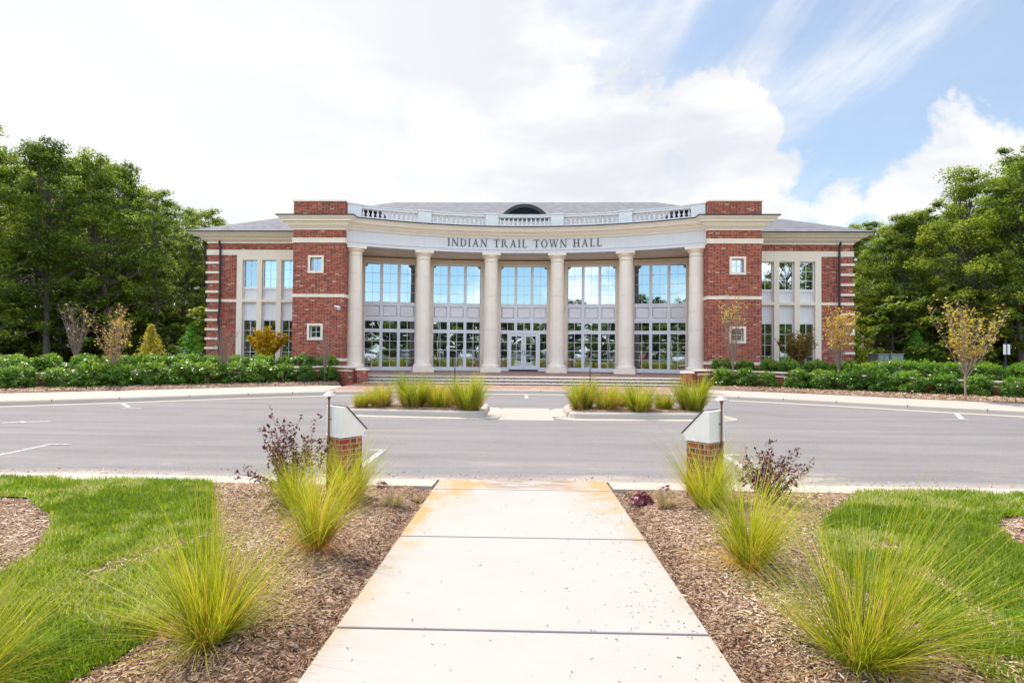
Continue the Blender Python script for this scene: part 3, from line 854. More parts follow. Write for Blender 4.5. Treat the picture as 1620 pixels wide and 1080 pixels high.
g = MB(); g.add([(-.6, 14.13, .004), (.77, 14.13, .004), (.77, 17.1, .004), (-.6, 17.1, .004)], [(0, 1, 2, 3)])
structure(g.build('crossing_pad', M['sidewalk']))

# ------------------------------------------------------------------ the town hall
hall = empty('town_hall', (0, 30, 0))
tag(hall, 'two storey red brick town hall with a curved colonnade and grey hip roof', 'town hall')
CY = 12.6
def arc(R, deg0, deg1, nseg):
    return [(R*sin(radians(deg0+(deg1-deg0)*i/nseg)), CY+R*cos(radians(deg0+(deg1-deg0)*i/nseg))) for i in range(nseg+1)]
# brick masses
for s in (-1, 1):
    a = MB()
    x = lambda p, q: (min(s*p, s*q), max(s*p, s*q))
    # wing shell around the recessed window group
    a.box(*x(16.42, 18.16), 32, 33, -.05, 7.76)
    a.box(*x(11.0, 16.42), 32, 33, 7.08, 7.76)
    a.box(*x(11.0, 12.52), 32, 33, -.05, 7.08)
    a.box(*x(12.52, 16.42), 32, 33, -.05, .95)
    a.box(*x(17.7, 18.16), 33.0, 50, -.05, 7.76)
    a.build('wing_wall', M['brick'], hall)
    # tower
    a = MB()
    def wall_with_holes(mb, x0, x1, y0, y1, z0, z1, holes):
        zc = z0
        for (hx0, hx1, hz0, hz1) in holes:
            mb.box(x0, x1, y0, y1, zc, hz0); mb.box(x0, hx0, y0, y1, hz0, hz1); mb.box(hx1, x1, y0, y1, hz0, hz1); zc = hz1
        mb.box(x0, x1, y0, y1, zc, z1)
    hx0, hx1 = x(10.28, 10.86)
    tx0, tx1 = x(9.12, 11.76)
    wall_with_holes(a, tx0, tx1, 28.5, 28.8, -.05, 7.81, [(hx0, hx1, 2.30, 2.92), (hx0, hx1, 5.70, 6.38)])
    a.box(tx0, tx1, 28.8, 29.75, -.05, 7.81)
    a.box(*x(10.35, 11.76), 29.75, 32.0, -.05, 7.9)
    a.box(*x(10.35, 11.0), 32.0, 37, -.05, 7.9)
    a.build('corner_tower', M['brick'], hall)
    a = MB(); a.box(tx0, tx1, 28.5, 30.9, 8.46, 9.24); a.build('tower_parapet', M['brick'], hall)
    a = MB(); a.box(tx0-.04, tx1+.04, 28.46, 30.94, 9.24, 9.32); a.build('parapet_coping', M['stone'], hall, bevel=.008)
    # stone bands of the tower: wrap front and both sides
    for nm, z0, z1, e in (('string_course', 7.14, 7.38, .06), ('string_course', 4.37, 4.53, .035), ('base_course', 1.13, 1.27, .06)):
        prof = [(-.02, z0), (e*.75, z0), (e*.75, z0+(z1-z0)*.62), (e, z0+(z1-z0)*.66), (e, z1), (-.02, z1+.004)]
        path = [(tx0, 31.9), (tx0, 28.5), (tx1, 28.5), (tx1, 31.9)]
        if s < 0: path = [(tx0, 31.9), (tx0, 28.5), (tx1, 28.5), (tx1, 29.7)]
        else: path = [(tx0, 29.7), (tx0, 28.5), (tx1, 28.5), (tx1, 31.9)]
        b = MB(); b.sweep(path, prof, side=-1 if False else 1); b.build(nm, M['stone'], hall)
    # tower cornice and gutter
    if s < 0: path = [(tx0, 31.4), (tx0, 28.5), (tx1, 28.5), (tx1, 29.2)]
    else: path = [(tx0, 29.2), (tx0, 28.5), (tx1, 28.5), (tx1, 31.4)]
    b = MB()
    b.sweep(path, [(-.05, 7.80), (.03, 7.80), (.05, 7.86), (.10, 7.90), (.24, 8.02), (.26, 8.08), (.30, 8.09), (.30, 8.14), (.44, 8.17), (.46, 8.24), (.58, 8.34), (.63, 8.40), (-.05, 8.40)], side=1)
    b.build('tower_cornice', M['cornice'], hall)
    b = MB(); b.sweep(path, [(-.05, 8.401), (.655, 8.401), (.655, 8.462), (-.05, 8.466)], side=1); b.build('tower_gutter', M['gutter'], hall)
    # little windows
    for (z0, z1) in ((2.30, 2.92), (5.70, 6.38)):
        b = MB(); w = .11
        b.box(hx0-w, hx1+w, 28.44, 28.6, z1, z1+w); b.box(hx0-w, hx1+w, 28.44, 28.6, z0-w, z0)
        b.box(hx0-w, hx0, 28.44, 28.6, z0, z1); b.box(hx1, hx1+w, 28.44, 28.6, z0, z1)
        sur = b.build('small_window', M['stone'], hall)
        f = MB(); t = .05
        f.box(hx0, hx1, 28.62, 28.68, z0, z0+t); f.box(hx0, hx1, 28.62, 28.68, z1-t, z1)
        f.box(hx0, hx0+t, 28.62, 28.68, z0+t, z1-t); f.box(hx1-t, hx1, 28.62, 28.68, z0+t, z1-t)
        cx = (hx0+hx1)/2; cz = (z0+z1)/2
        f.box(cx-.012, cx+.012, 28.63, 28.665, z0+t, z1-t); f.box(hx0+t, cx-.012, 28.63, 28.665, cz-.012, cz+.012); f.box(cx+.012, hx1-t, 28.63, 28.665, cz-.012, cz+.012)
        f.build('frame', M['vinyl'], sur)
        q = MB(); q.add([(hx0+.02, 28.655, z0+.02), (hx1-.02, 28.655, z0+.02), (hx1-.02, 28.655, z1-.02), (hx0+.02, 28.655, z1-.02)], [(0, 1, 2, 3)]); q.build('pane', M['glass'], sur)
    # wing bands and quoins
    b = MB(); b.box(*x(11.8, 18.20), 31.95, 32.05, 7.08, 7.38); b.box(*x(18.1, 18.205), 32.05, 50, 7.08, 7.38); b.build('string_course', M['stone'], hall)
    b = MB(); b.box(*x(16.44, 18.20), 31.95, 32.05, 4.39, 4.55); b.build('string_course', M['stone'], hall)
    q = MB()
    for base in (6.57-.0, ):
        zz = [6.57-.555*i for i in range(4)]+[3.83-.535*i for i in range(6)]
        for z in zz:
            q = MB(); q.box(*x(17.45, 18.24), 31.93, 32.9, z, z+.13); q.build('quoin', M['stone'], hall, bevel=.006)
    # stone frame of the triple window
    fr = MB()
    vx = [(16.09, 16.42), (14.96, 15.25), (13.84, 14.13), (12.5, 13.01)]
    for a0, a1 in vx:
        fr.box(*x(a0, a1), 31.93, 32.45, .95, 7.08)
    ops = [(15.25, 16.09), (14.13, 14.96), (13.01, 13.84)]
    for a0, a1 in ops:
        fr.box(*x(a0, a1), 31.94, 32.45, 6.80, 7.08)
        fr.box(*x(a0, a1), 31.94, 32.45, 4.39, 4.55)
    fr.build('window_surround', M['stone'], hall)
    for a0, a1 in ops:
        X0, X1 = x(a0, a1)
        for (z0, z1, pz0, pz1, rows) in ((5.22, 6.80, 4.55, 5.22, 3), (.95, 3.39, 3.39, 4.39, 4)):
            w = MB(); t = .045
            w.box(X0, X1, 32.10, 32.18, z0, z0+t); w.box(X0, X1, 32.10, 32.18, z1-t, z1)
            w.box(X0, X0+t, 32.10, 32.18, z0+t, z1-t); w.box(X1-t, X1, 32.10, 32.18, z0+t, z1-t)
            cx = (X0+X1)/2
            w.box(cx-.011, cx+.011, 32.12, 32.158, z0+t, z1-t)
            for r in range(1, rows):
                zz = z0+(z1-z0)*r/rows
                w.box(X0+t, cx-.011, 32.121, 32.157, zz-.011, zz+.011); w.box(cx+.011, X1-t, 32.121, 32.157, zz-.011, zz+.011)
            wo = w.build('window', M['vinyl'], hall)
            g = MB(); g.add([(X0+.02, 32.14, z0+.02), (X1-.02, 32.14, z0+.02), (X1-.02, 32.14, z1-.02), (X0+.02, 32.14, z1-.02)], [(0, 1, 2, 3)]); g.build('pane', M['glass'], wo)
            p = MB(); p.box(X0, X1, 32.08, 32.18, pz0, pz0+.09); p.box(X0, X1, 32.08, 32.18, pz1-.09, pz1)
            p.box(X0, X0+.05, 32.08, 32.18, pz0+.09, pz1-.09); p.box(X1-.05, X1, 32.08, 32.18, pz0+.09, pz1-.09)
            p.box(X0+.05, X1-.05, 32.13, 32.18, pz0+.09, pz1-.09)
            p.build('spandrel_panel', M['white'], hall)
    b = MB(); b.box(*x(11.1, 17.6), 32.4, 32.99, .95, 7.0); b.build('inner_wall', M['room'], hall)
    # wing cornice, gutter
    path = [(-18.16, 50.2), (-18.16, 32), (-11.7, 32)] if s < 0 else [(11.7, 32), (18.16, 32), (18.16, 50.2)]
    b = MB(); b.sweep(path, [(-.05, 7.75), (.04, 7.75), (.06, 7.84), (.12, 7.87), (.26, 7.96), (.28, 8.02), (.34, 8.03), (.34, 8.07), (.50, 8.09), (.54, 8.14), (.68, 8.22), (.73, 8.27), (-.05, 8.27)], side=1)
    b.build('wing_cornice', M['cornice'], hall)
    b = MB(); b.sweep(path, [(-.05, 8.271), (.77, 8.271), (.77, 8.325), (-.05, 8.33)], side=1); b.build('wing_gutter', M['gutter'], hall)
    # downspout
    xd = s*17.36
    b = MB(); b.tube([(xd, 31.72, 7.85), (xd, 31.84, 7.6), (xd, 31.86, 7.1), (xd, 31.86, 4.0), (xd-s*-.03, 31.82, 3.6), (xd-s*-.03, 31.82, 3.3), (xd, 31.86, 3.1), (xd, 31.86, .5)], .058, 8)
    dsp = b.build('downspout', M['gutter'], hall)
# arc: window bays, brick piers
RW = 30.0
Z = lambda z: 1.7+(z-1.7)*.9306
bays = [(-17.66, -12.18), (-10.21, -4.88), (-2.64, 2.64), (4.88, 10.21), (12.18, 17.66)]
def P_(R, deg): return (R*sin(radians(deg)), CY+R*cos(radians(deg)))
def PW(R, deg): return (R*sin(radians(deg)), 3.6+R*cos(radians(deg)))      # the flatter arc of the window wall
def frame_of(p, q):
    u = Vector((q[0]-p[0], q[1]-p[1])); L = u.length; u /= L
    return (p, (u.x, u.y), (u.y, -u.x)), L      # outward = towards the camera
edges = [(-20.6, -18.02), (-11.80, -10.59), (-4.50, -3.02), (3.02, 4.50), (10.59, 11.80), (18.02, 20.6)]
for a0, a1 in edges:
    F, L = frame_of(PW(RW-.15, a0), PW(RW-.15, a1))
    b = MB(); b.fbox(F, 0, L, -.5, 0, .5, Z(7.35)); b.build('brick_pier', M['brick'], hall)
    b = MB(); b.fbox(F, -.01, L+.01, -.1, .04, Z(4.45), Z(4.62)); b.build('string_course', M['stone'], hall)
    b = MB(); b.fbox(F, -.05, L+.05, -.1, .10, .55, Z(1.10)); b.build('pier_base', M['brick'], hall)
    b = MB(); b.fbox(F, -.06, L+.06, -.1, .12, Z(1.10), Z(1.20)); b.build('pier_base_cap', M['stone'], hall)
for bi, (a0, a1) in enumerate(bays):
    F, L = frame_of(PW(RW, a0), PW(RW, a1))
    # stone trim around the bay
    t = MB(); t.fbox(F, -.19, -.001, -.3, .12, .55, Z(7.2)); t.fbox(F, L+.001, L+.19, -.3, .12, .55, Z(7.2)); t.fbox(F, -.19, L+.19, -.3, .10, Z(7.2), Z(7.42))
    t.build('bay_surround', M['stone'], hall)
    mw = .17; lw = (L-2*mw-.06)/3
    lights = [(.03+i*(lw+mw), .03+i*(lw+mw)+lw) for i in range(3)]
    # upper window
    up = MB()
    up.fbox(F, 0, L, -.12, 0, Z(7.06), Z(7.199)); up.fbox(F, 0, L, -.12, 0, Z(4.56), Z(4.71))
    for u0, u1 in [(0, .03), (lights[0][1], lights[1][0]), (lights[1][1], lights[2][0]), (L-.03, L)]:
        up.fbox(F, u0, u1, -.12, 0, Z(4.71), Z(7.06))
    def munt(mb, u0, u1, z0, z1, cols, rows, w=.013):
        for c_ in range(1, cols):
            uc = u0+(u1-u0)*c_/cols; mb.fbox(F, uc-w, uc+w, -.075, -.035, z0, z1)
        for r in range(1, rows):
            zc = z0+(z1-z0)*r/rows
            for c_ in range(cols):
                ua = u0+(u1-u0)*c_/cols+(w if c_ else 0); ub = u0+(u1-u0)*(c_+1)/cols-(w if c_ < cols-1 else 0)
                mb.fbox(F, ua, ub, -.074, -.036, zc-w, zc+w)
    def pane(u0, u1, z0, z1, par):
        g = MB(); o_, u, w = F
        Pp = lambda a, z: (o_[0]+u[0]*a-w[0]*.06, o_[1]+u[1]*a-w[1]*.06, z)
        g.add([Pp(u0, z0), Pp(u1, z0), Pp(u1, z1), Pp(u0, z1)], [(0, 1, 2, 3)]); g.build('pane', M['glass'], par)
    for u0, u1 in lights: munt(up, u0, u1, Z(4.71), Z(7.06), 2, 4, .008)
    uo = up.build('upper_window', M['vinyl'], hall)
    for u0, u1 in lights: pane(u0-.01, u1+.01, Z(4.70), Z(7.07), uo)
    # spandrel panels between the storeys
    sp = MB(); sp.fbox(F, 0, L, -.19, -.15, Z(3.66), Z(4.559))
    sp.fbox(F, 0, L, -.15, .0, Z(4.47), Z(4.559)); sp.fbox(F, 0, L, -.15, .0, Z(3.66), Z(3.80))
    for u0, u1 in [(0, .06), (lights[0][1]-.01, lights[1][0]+.01), (lights[1][1]-.01, lights[2][0]+.01), (L-.06, L)]:
        sp.fbox(F, u0, u1, -.15, .0, Z(3.80), Z(4.47))
    for u0, u1 in lights:      # raised field in each panel leaves a shadow groove
        sp.fbox(F, max(u0, .06)+.045, min(u1, L-.06)-.045, -.15, -.035, Z(3.80)+.035, Z(4.47)-.035)
    sp.build('spandrel_panel', M['panel'], hall)
    # lower window with transoms
    lo = MB()
    lo.fbox(F, 0, L, -.12, 0, Z(3.52), Z(3.659)); lo.fbox(F, 0, L, -.12, 0, Z(2.82), Z(3.04))
    for u0, u1 in [(0, .03), (lights[0][1], lights[1][0]), (lights[1][1], lights[2][0]), (L-.03, L)]:
        lo.fbox(F, u0, u1, -.12, 0, Z(3.04), Z(3.52))
    for u0, u1 in lights: munt(lo, u0, u1, Z(3.04), Z(3.52), 2, 1)
    if bi != 2:
        lo.fbox(F, 0, L, -.12, 0, .55, Z(.70))
        for u0, u1 in [(0, .03), (lights[0][1], lights[1][0]), (lights[1][1], lights[2][0]), (L-.03, L)]:
            lo.fbox(F, u0, u1, -.12, 0, Z(.70), Z(2.82))
        for u0, u1 in lights: munt(lo, u0, u1, Z(.70), Z(2.82), 2, 4)
        so = lo.build('lower_window', M['vinyl'], hall)
        for u0, u1 in lights: pane(u0-.01, u1+.01, Z(.69), Z(2.83), so)
        for u0, u1 in lights: pane(u0-.01, u1+.01, Z(3.03), Z(3.53), so)
    else:
        c = L/2
        lo.fbox(F, 0, .03, -.12, 0, .55, Z(2.82)); lo.fbox(F, L-.03, L, -.12, 0, .55, Z(2.82))
        for sd in (-1, 1):
            lo.fbox(F, *sorted((c+sd*.87, c+sd*.965)), -.12, 0, .55, Z(2.82))
            lo.fbox(F, *sorted((c+sd*.965, c+sd*(c-.03))), -.12, 0, .55, Z(.70))
            munt(lo, *sorted((c+sd*.965, c+sd*(c-.03))), Z(.70), Z(2.82), 1, 4)
        so = lo.build('lower_window', M['vinyl'], hall)
        for u0, u1 in lights: pane(u0-.01, u1+.01, Z(3.03), Z(3.53), so)
        for sd in (-1, 1):
            pane(*sorted((c+sd*.955, c+sd*(c-.02))), Z(.69), Z(2.83), so)
            u0, u1 = sorted((c+sd*.005, c+sd*.865))
            dr = MB(); st_ = .14
            dr.fbox(F, u0, u0+st_, -.09, -.02, Z(.56), Z(2.81)); dr.fbox(F, u1-st_, u1, -.09, -.02, Z(.56), Z(2.81))
            dr.fbox(F, u0+st_, u1-st_, -.09, -.02, Z(.56), Z(.80)); dr.fbox(F, u0+st_, u1-st_, -.09, -.02, Z(2.66), Z(2.81))
            munt(dr, u0+st_, u1-st_, Z(.80), Z(2.66), 2, 4)
            do = dr.build('door', M['vinyl'], hall)
            pane(u0+st_-.01, u1-st_+.01, Z(.79), Z(2.67), do)
            h = MB(); hu = c+sd*.075
            o_, u, w = F
            hp = lambda dd, z: (o_[0]+u[0]*hu+w[0]*dd, o_[1]+u[1]*hu+w[1]*dd, z)
            h.tube([hp(-.02, Z(1.50)), hp(.05, Z(1.50)), hp(.05, Z(1.80)), hp(-.02, Z(1.80))], .014, 6); h.build('door_handle', M['dark'], do)
# dark lining behind the bays so nothing shows through
b = MB(); b.sweep([PW(RW+.45, -20.8+41.6*i/14) for i in range(15)], [(0, .5), (.06, .5), (.06, 7.4), (0, 7.4)], side=1); b.build('inner_wall', M['room'], hall)
# soffit
sf = MB()
A = arc(19.4, -31, 31, 30); B = [PW(RW+.3, -20.6+41.2*i/30) for i in range(31)]
sf.add([(x, y, 7.09) for x, y in A]+[(x, y, 7.09) for x, y in B], [(i, i+1, 31+i+1, 31+i) for i in range(30)])
sf.build('porch_soffit', M['cornice'], hall)
# entablature (frieze) on the arc
arcp = arc(18.6, -29.9, 29.9, 60)
b = MB()
b.sweep(arcp, [(-.85, 7.10), (.035, 7.10), (.035, 7.25), (.07, 7.262), (.07, 7.31), (.0, 7.325), (.0, 7.86), (.03, 7.87), (.03, 7.905), (-.85, 7.905)], side=1)
ent = b.build('entablature', M['frieze'], hall, smooth=True)
b = MB()
b.sweep(arcp, [(-.3, 7.906), (.06, 7.906), (.08, 7.96), (.12, 7.98), (.24, 8.06), (.26, 8.11), (.31, 8.12), (.31, 8.165), (.44, 8.185), (.46, 8.25), (.57, 8.335), (.62, 8.392), (-.3, 8.392)], side=1)
b.build('arc_cornice', M['cornice'], hall, smooth=True)
b = MB(); b.sweep(arcp, [(-.3, 8.394), (.645, 8.394), (.645, 8.452), (-.3, 8.456)], side=1); b.build('arc_gutter', M['gutter'], hall)
# flat deck behind the balustrade
dk = MB(); A = arc(18.7, -29.3, 29.3, 30)
dk.add([(x, y, 8.45) for x, y in A]+[(x, 31.9, 8.45) for x, y in A], [(i, i+1, 31+i+1, 31+i) for i in range(30)])
dk.box(-11.6, -9.0, 29.2, 32.2, 8.30, 8.455); dk.box(9.0, 11.6, 29.2, 32.2, 8.30, 8.455)
dk.build('flat_roof', M['shingle'], hall)
# columns
colang = [-27.75, -16.8, -5.55, 5.55, 16.8, 27.75]
def column(cx, cy):
    prof = []
    zb, zt = .86, 6.70
    prof += [(.50, .80), (.52, .83), (.52, .90), (.49, .94), (.45, .96), (.44, .985), (.425, 1.0)]
    nd = 6
    for i in range(nd):
        z0 = 1.0+(6.62-1.0)*i/nd; z1 = 1.0+(6.62-1.0)*(i+1)/nd
        r = lambda z: .42-.055*((z-1.0)/5.6)**1.6
        prof += [(r(z0), z0+.006), (r((z0+z1)/2), (z0+z1)/2), (r(z1), z1-.014), (r(z1)-.018, z1-.007), (r(z1)-.018, z1+.004)]
    prof += [(.365, 6.63), (.395, 6.64), (.395, 6.68), (.365, 6.69), (.365, 6.80), (.40, 6.83), (.46, 6.90), (.48, 6.945), (.48, 6.96)]
    c = MB(); c.lathe(prof, cx, cy, 36)
    return c
for i, a in enumerate(colang):
    cx, cy = P_(19.0, a)
    co = column(cx, cy).build('column', M['column'], hall, smooth=True)
    F = ((cx, cy), (cos(radians(a)), -sin(radians(a))), (-sin(radians(a)), -cos(radians(a))))
    p = MB(); p.fbox(F, -.56, .56, -.56, .56, .55, .80); p.build('plinth', M['column'], co, bevel=.01)
    p = MB(); p.fbox(F, -.50, .50, -.50, .50, 6.96, 7.098); p.build('abacus', M['column'], co, bevel=.01)
# balustrade
RB = 18.75
def arcbox(mb, R0, R1, a0, a1, z0, z1, nseg):
    A = arc(R0, a0, a1, nseg); B = arc(R1, a0, a1, nseg); k = nseg+1
    vs = [(x, y, z0) for x, y in A]+[(x, y, z0) for x, y in B]+[(x, y, z1) for x, y in A]+[(x, y, z1) for x, y in B]
    fs = []
    for i in range(nseg):
        fs += [(i, i+1, 2*k+i+1, 2*k+i), (k+i, 3*k+i, 3*k+i+1, k+i+1), (2*k+i, 2*k+i+1, 3*k+i+1, 3*k+i), (i, k+i, k+i+1, i+1)]
    fs += [(0, 2*k, 3*k, k), (nseg, k+nseg, 3*k+nseg, 2*k+nseg)]
    mb.add(vs, fs)
peds = [(-29.3, -27.1), (-17.9, -15.75), (-6.6, -4.5), (4.5, 6.6), (15.75, 17.9), (27.1, 29.3)]
for a0, a1 in peds:
    p = MB(); arcbox(p, RB-.22, RB+.22, a0, a1, 8.455, 9.20, 4); arcbox(p, RB-.26, RB+.26, a0-.1, a1+.1, 9.20, 9.27, 4)
    p.build('balustrade_pedestal', M['white'], hall)
bme = None
for k in range(5):
    a0, a1 = peds[k][1]+.005, peds[k+1][0]-.005
    p = MB(); arcbox(p, RB-.14, RB+.14, a0, a1, 9.08, 9.19, 10); arcbox(p, RB-.17, RB+.17, a0, a1, 9.19, 9.235, 10)
    arcbox(p, RB-.15, RB+.15, a0, a1, 8.46, 8.66, 10)
    rail = p.build('balustrade', M['white'], hall)
    for j in range(12):
        a = a0+(a1-a0)*(j+.5)/12; x_, y_ = P_(RB, a)
        if bme is None:
            q = MB(); q.lathe([(.055, 0), (.055, .04), (.038, .05), (.05, .09), (.078, .14), (.078, .17), (.05, .24), (.032, .32), (.035, .36), (.055, .38), (.055, .42)], 0, 0, 10)
            bo = q.build('baluster', M['white'], None, smooth=True); bme = bo.data; bo.parent = rail
        else:
            bo = link('baluster', bme, None, rail)
        bo.location = Vector((x_, y_, 8.66))-wloc(rail)
# letters
def letter_polys(ch):
    T, t, sh, se = .140, .060, .046, .085
    P = []
    q = lambda x0, y0, x1, y1: P.append([(x0, y0), (x1, y0), (x1, y1), (x0, y1)])
    def stem(x, w, top=True, bot=True):
        q(x, sh if bot else 0, x+w, 1-sh if top else 1)
        if bot: q(x-se, 0, x+w+se, sh)
        if top: q(x-se, 1-sh, x+w+se, 1)
    def slash(x0, y0, x1, y1, w):
        P.append([(x0, y0), (x0+w, y0), (x1+w, y1), (x1, y1)])
    def ring(cx, cy, rx, ry, a0, a1, th, tv, nseg=18):
        for i in range(nseg):
            u0 = radians(a0+(a1-a0)*i/nseg); u1 = radians(a0+(a1-a0)*(i+1)/nseg)
            P.append([(cx+rx*cos(u0), cy+ry*sin(u0)), (cx+rx*cos(u1), cy+ry*sin(u1)), (cx+(rx-th)*cos(u1), cy+(ry-tv)*sin(u1)), (cx+(rx-th)*cos(u0), cy+(ry-tv)*sin(u0))])
    if ch == 'I': stem(se, T); w = T+2*se
    elif ch == 'H':
        stem(se, T); stem(se+.55, T); q(se+T, .48, se+.55, .48+t); w = .55+T+2*se
    elif ch == 'L':
        stem(se, T); q(2*se+T, 0, .62, sh+.01); P.append([(.57, sh+.01), (.62, sh+.01), (.65, .22), (.62, .22)]); w = .65
    elif ch == 'T':
        x = .33; q(x, sh, x+T, 1-sh-.01); q(x-se, 0, x+T+se, sh); q(.02, 1-sh-.01, .765, 1)
        P.append([(.02, .95), (.06, .95), (.03, .78), (0, .78)]); P.append([(.725, .95), (.765, .95), (.785, .78), (.755, .78)]); w = .785
    elif ch == 'D':
        stem(se, T); ring(.33, .5, .47, .5, -90, 90, T, .042); q(se+T, 0, .33, .042) if False else None
        w = .82
    elif ch == 'O': ring(.42, .5, .42, .52, 0, 360, T, .045, 32); w = .84
    elif ch == 'N':
        q(se, sh, se+t, 1-.12); q(0, 0, 2*se+t, sh); slash(.06, 1, .66, 0, .15)
        q(.735, .10, .735+t, 1-sh); q(.735-se, 1-sh, .735+t+se, 1); w = .735+t+se
    elif ch == 'A':
        slash(.10, sh, .40, .97, t+.005); slash(.64, sh, .36, 1, .13); q(.22, .33, .60, .33+t); q(.0, 0, .25, sh); q(.56, 0, .86, sh); w = .86
    elif ch == 'R':
        stem(se, T); ring(.33, .745, .27, .255, -90, 90, T*.95, .042, 14); slash(.68, 0, .36, .49, .135); q(.72, 0, .90, sh); w = .90
    elif ch == 'W':
        slash(.30, 0, .06, 1-sh, .115); slash(.33, .03, .57, 1-sh, t); slash(.78, 0, .54, 1-sh, .115); slash(.81, .03, 1.05, 1-sh, t)
        q(-.02, 1-sh, .26, 1); q(.46, 1-sh, .74, 1); q(.95, 1-sh, 1.19, 1); w = 1.18
    return P, w
text = 'INDIAN TRAIL TOWN HALL'
capH = .415; track = .0
ws = [.38 if c == ' ' else letter_polys(c)[1] for c in text]
tot_arc = 8.42
gap = (tot_arc/capH-sum(ws))/(len(text)-1)
s_ = -tot_arc/2; base_z = 7.41
for ch, w in zip(text, ws):
    if ch != ' ':
        polys, _ = letter_polys(ch)
        amid = degs = math.degrees((s_+w*capH/2)/18.6)
        cx, cy = P_(18.6, amid); a = radians(amid)
        u = (cos(a), -sin(a)); wn = (-sin(a), -cos(a))
        b = MB()
        for i, pl in enumerate(polys):
            dep = .03+.0009*(i % 9)
            pts = [(cx+u[0]*(px-w/2)*capH, cy+u[1]*(px-w/2)*capH, base_z+py*capH) for px, py in pl]
            k = len(pts)
            vs = [(x+wn[0]*.001, y+wn[1]*.001, z) for x, y, z in pts]+[(x+wn[0]*dep, y+wn[1]*dep, z) for x, y, z in pts]
            b.add(vs, [tuple(range(k)), tuple(range(2*k-1, k-1, -1))]+[(i2, (i2+1) % k, (i2+1) % k+k, i2+k) for i2 in range(k)])
        b.build('letter_'+ch.lower(), M['letter'], ent)
    s_ += (w+gap)*capH
# hip roof
rf = MB(); ex, y0, y1, ze, zr, dd = 18.92, 31.22, 50.3, 8.335, 12.42, 9.54
rf.add([(-ex, y0, ze), (ex, y0, ze), (ex, y1, ze), (-ex, y1, ze), (-ex+dd, y0+dd, zr), (ex-dd, y0+dd, zr)], [(0, 1, 5, 4), (1, 2, 5), (2, 3, 4, 5), (3, 0, 4), (0, 3, 2, 1)])
rf.build('roof', M['shingle'], hall)
b = MB(); b.box(-18.16, 18.16, 49.9, 50.2, -.05, 8.27); b.build('rear_wall', M['brick'], hall)
# arched dormers with louvers
slope = (zr-ze)/dd
for xc, yf in ((0, 34.3), (-9.75, 33.9), (9.75, 33.9)):
    zb = ze+slope*(yf-y0)-.1; hw, hh = 1.6, .98+.1
    Rr = (hw*hw+hh*hh)/(2*hh); a_ = math.asin(hw/Rr)
    out = [(xc+Rr*sin(-a_+2*a_*i/18), zb+hh-Rr+Rr*cos(-a_+2*a_*i/18)) for i in range(19)]
    Ri = Rr-.22; ai = math.acos(max(-1, (Rr-hh)/Ri))
    inn = [(xc+Ri*sin(-ai+2*ai*i/18), zb+hh-Rr+Ri*cos(-ai+2*ai*i/18)) for i in range(19)]
    d_ = MB(); k = 19
    vs = [(x, yf, z) for x, z in out]+[(x, yf, z) for x, z in inn]+[(x, yf+3.2, z) for x, z in out]+[(x, yf+.12, z) for x, z in inn]
    fs = []
    for i in range(18):
        fs += [(i, i+1, k+i+1, k+i), (i, 2*k+i, 2*k+i+1, i+1), (k+i, k+i+1, 3*k+i+1, 3*k+i)]
    d_.add(vs, fs)
    do = d_.build('dormer', M['gutter'] if False else M['dark'], hall)
    l = MB(); l.add([(x, yf+.11, z) for x, z in inn], [tuple(range(19))]); l.build('louver_back', M['louver'], do)
    l = MB(); zz = zb+.12
    while zz < zb+hh-.25:
        half = sqrt(max(0, Ri*Ri-(zz+.05-(zb+hh-Rr))**2))
        l.add([(xc-half, yf+.02, zz), (xc+half, yf+.02, zz), (xc+half, yf+.09, zz+.06), (xc-half, yf+.09, zz+.06)], [(0, 1, 2, 3)])
        zz += .11
    l.build('louver', M['dark'], do)
# security camera on the left tower
b = MB(); b.box(-9.42, -9.30, 28.35, 28.5, 3.72, 3.84)
scm = b.build('security_camera', M['signwhite'], hall)
b = MB(); b.tube([(-9.52, 28.28, 3.90), (-9.22, 28.22, 3.83)], .05, 8); b.build('camera_body', M['signwhite'], scm)
b = MB(); b.box(-9.40, -9.34, 28.30, 28.36, 3.74, 3.87); b.build('bracket', M['signwhite'], scm)

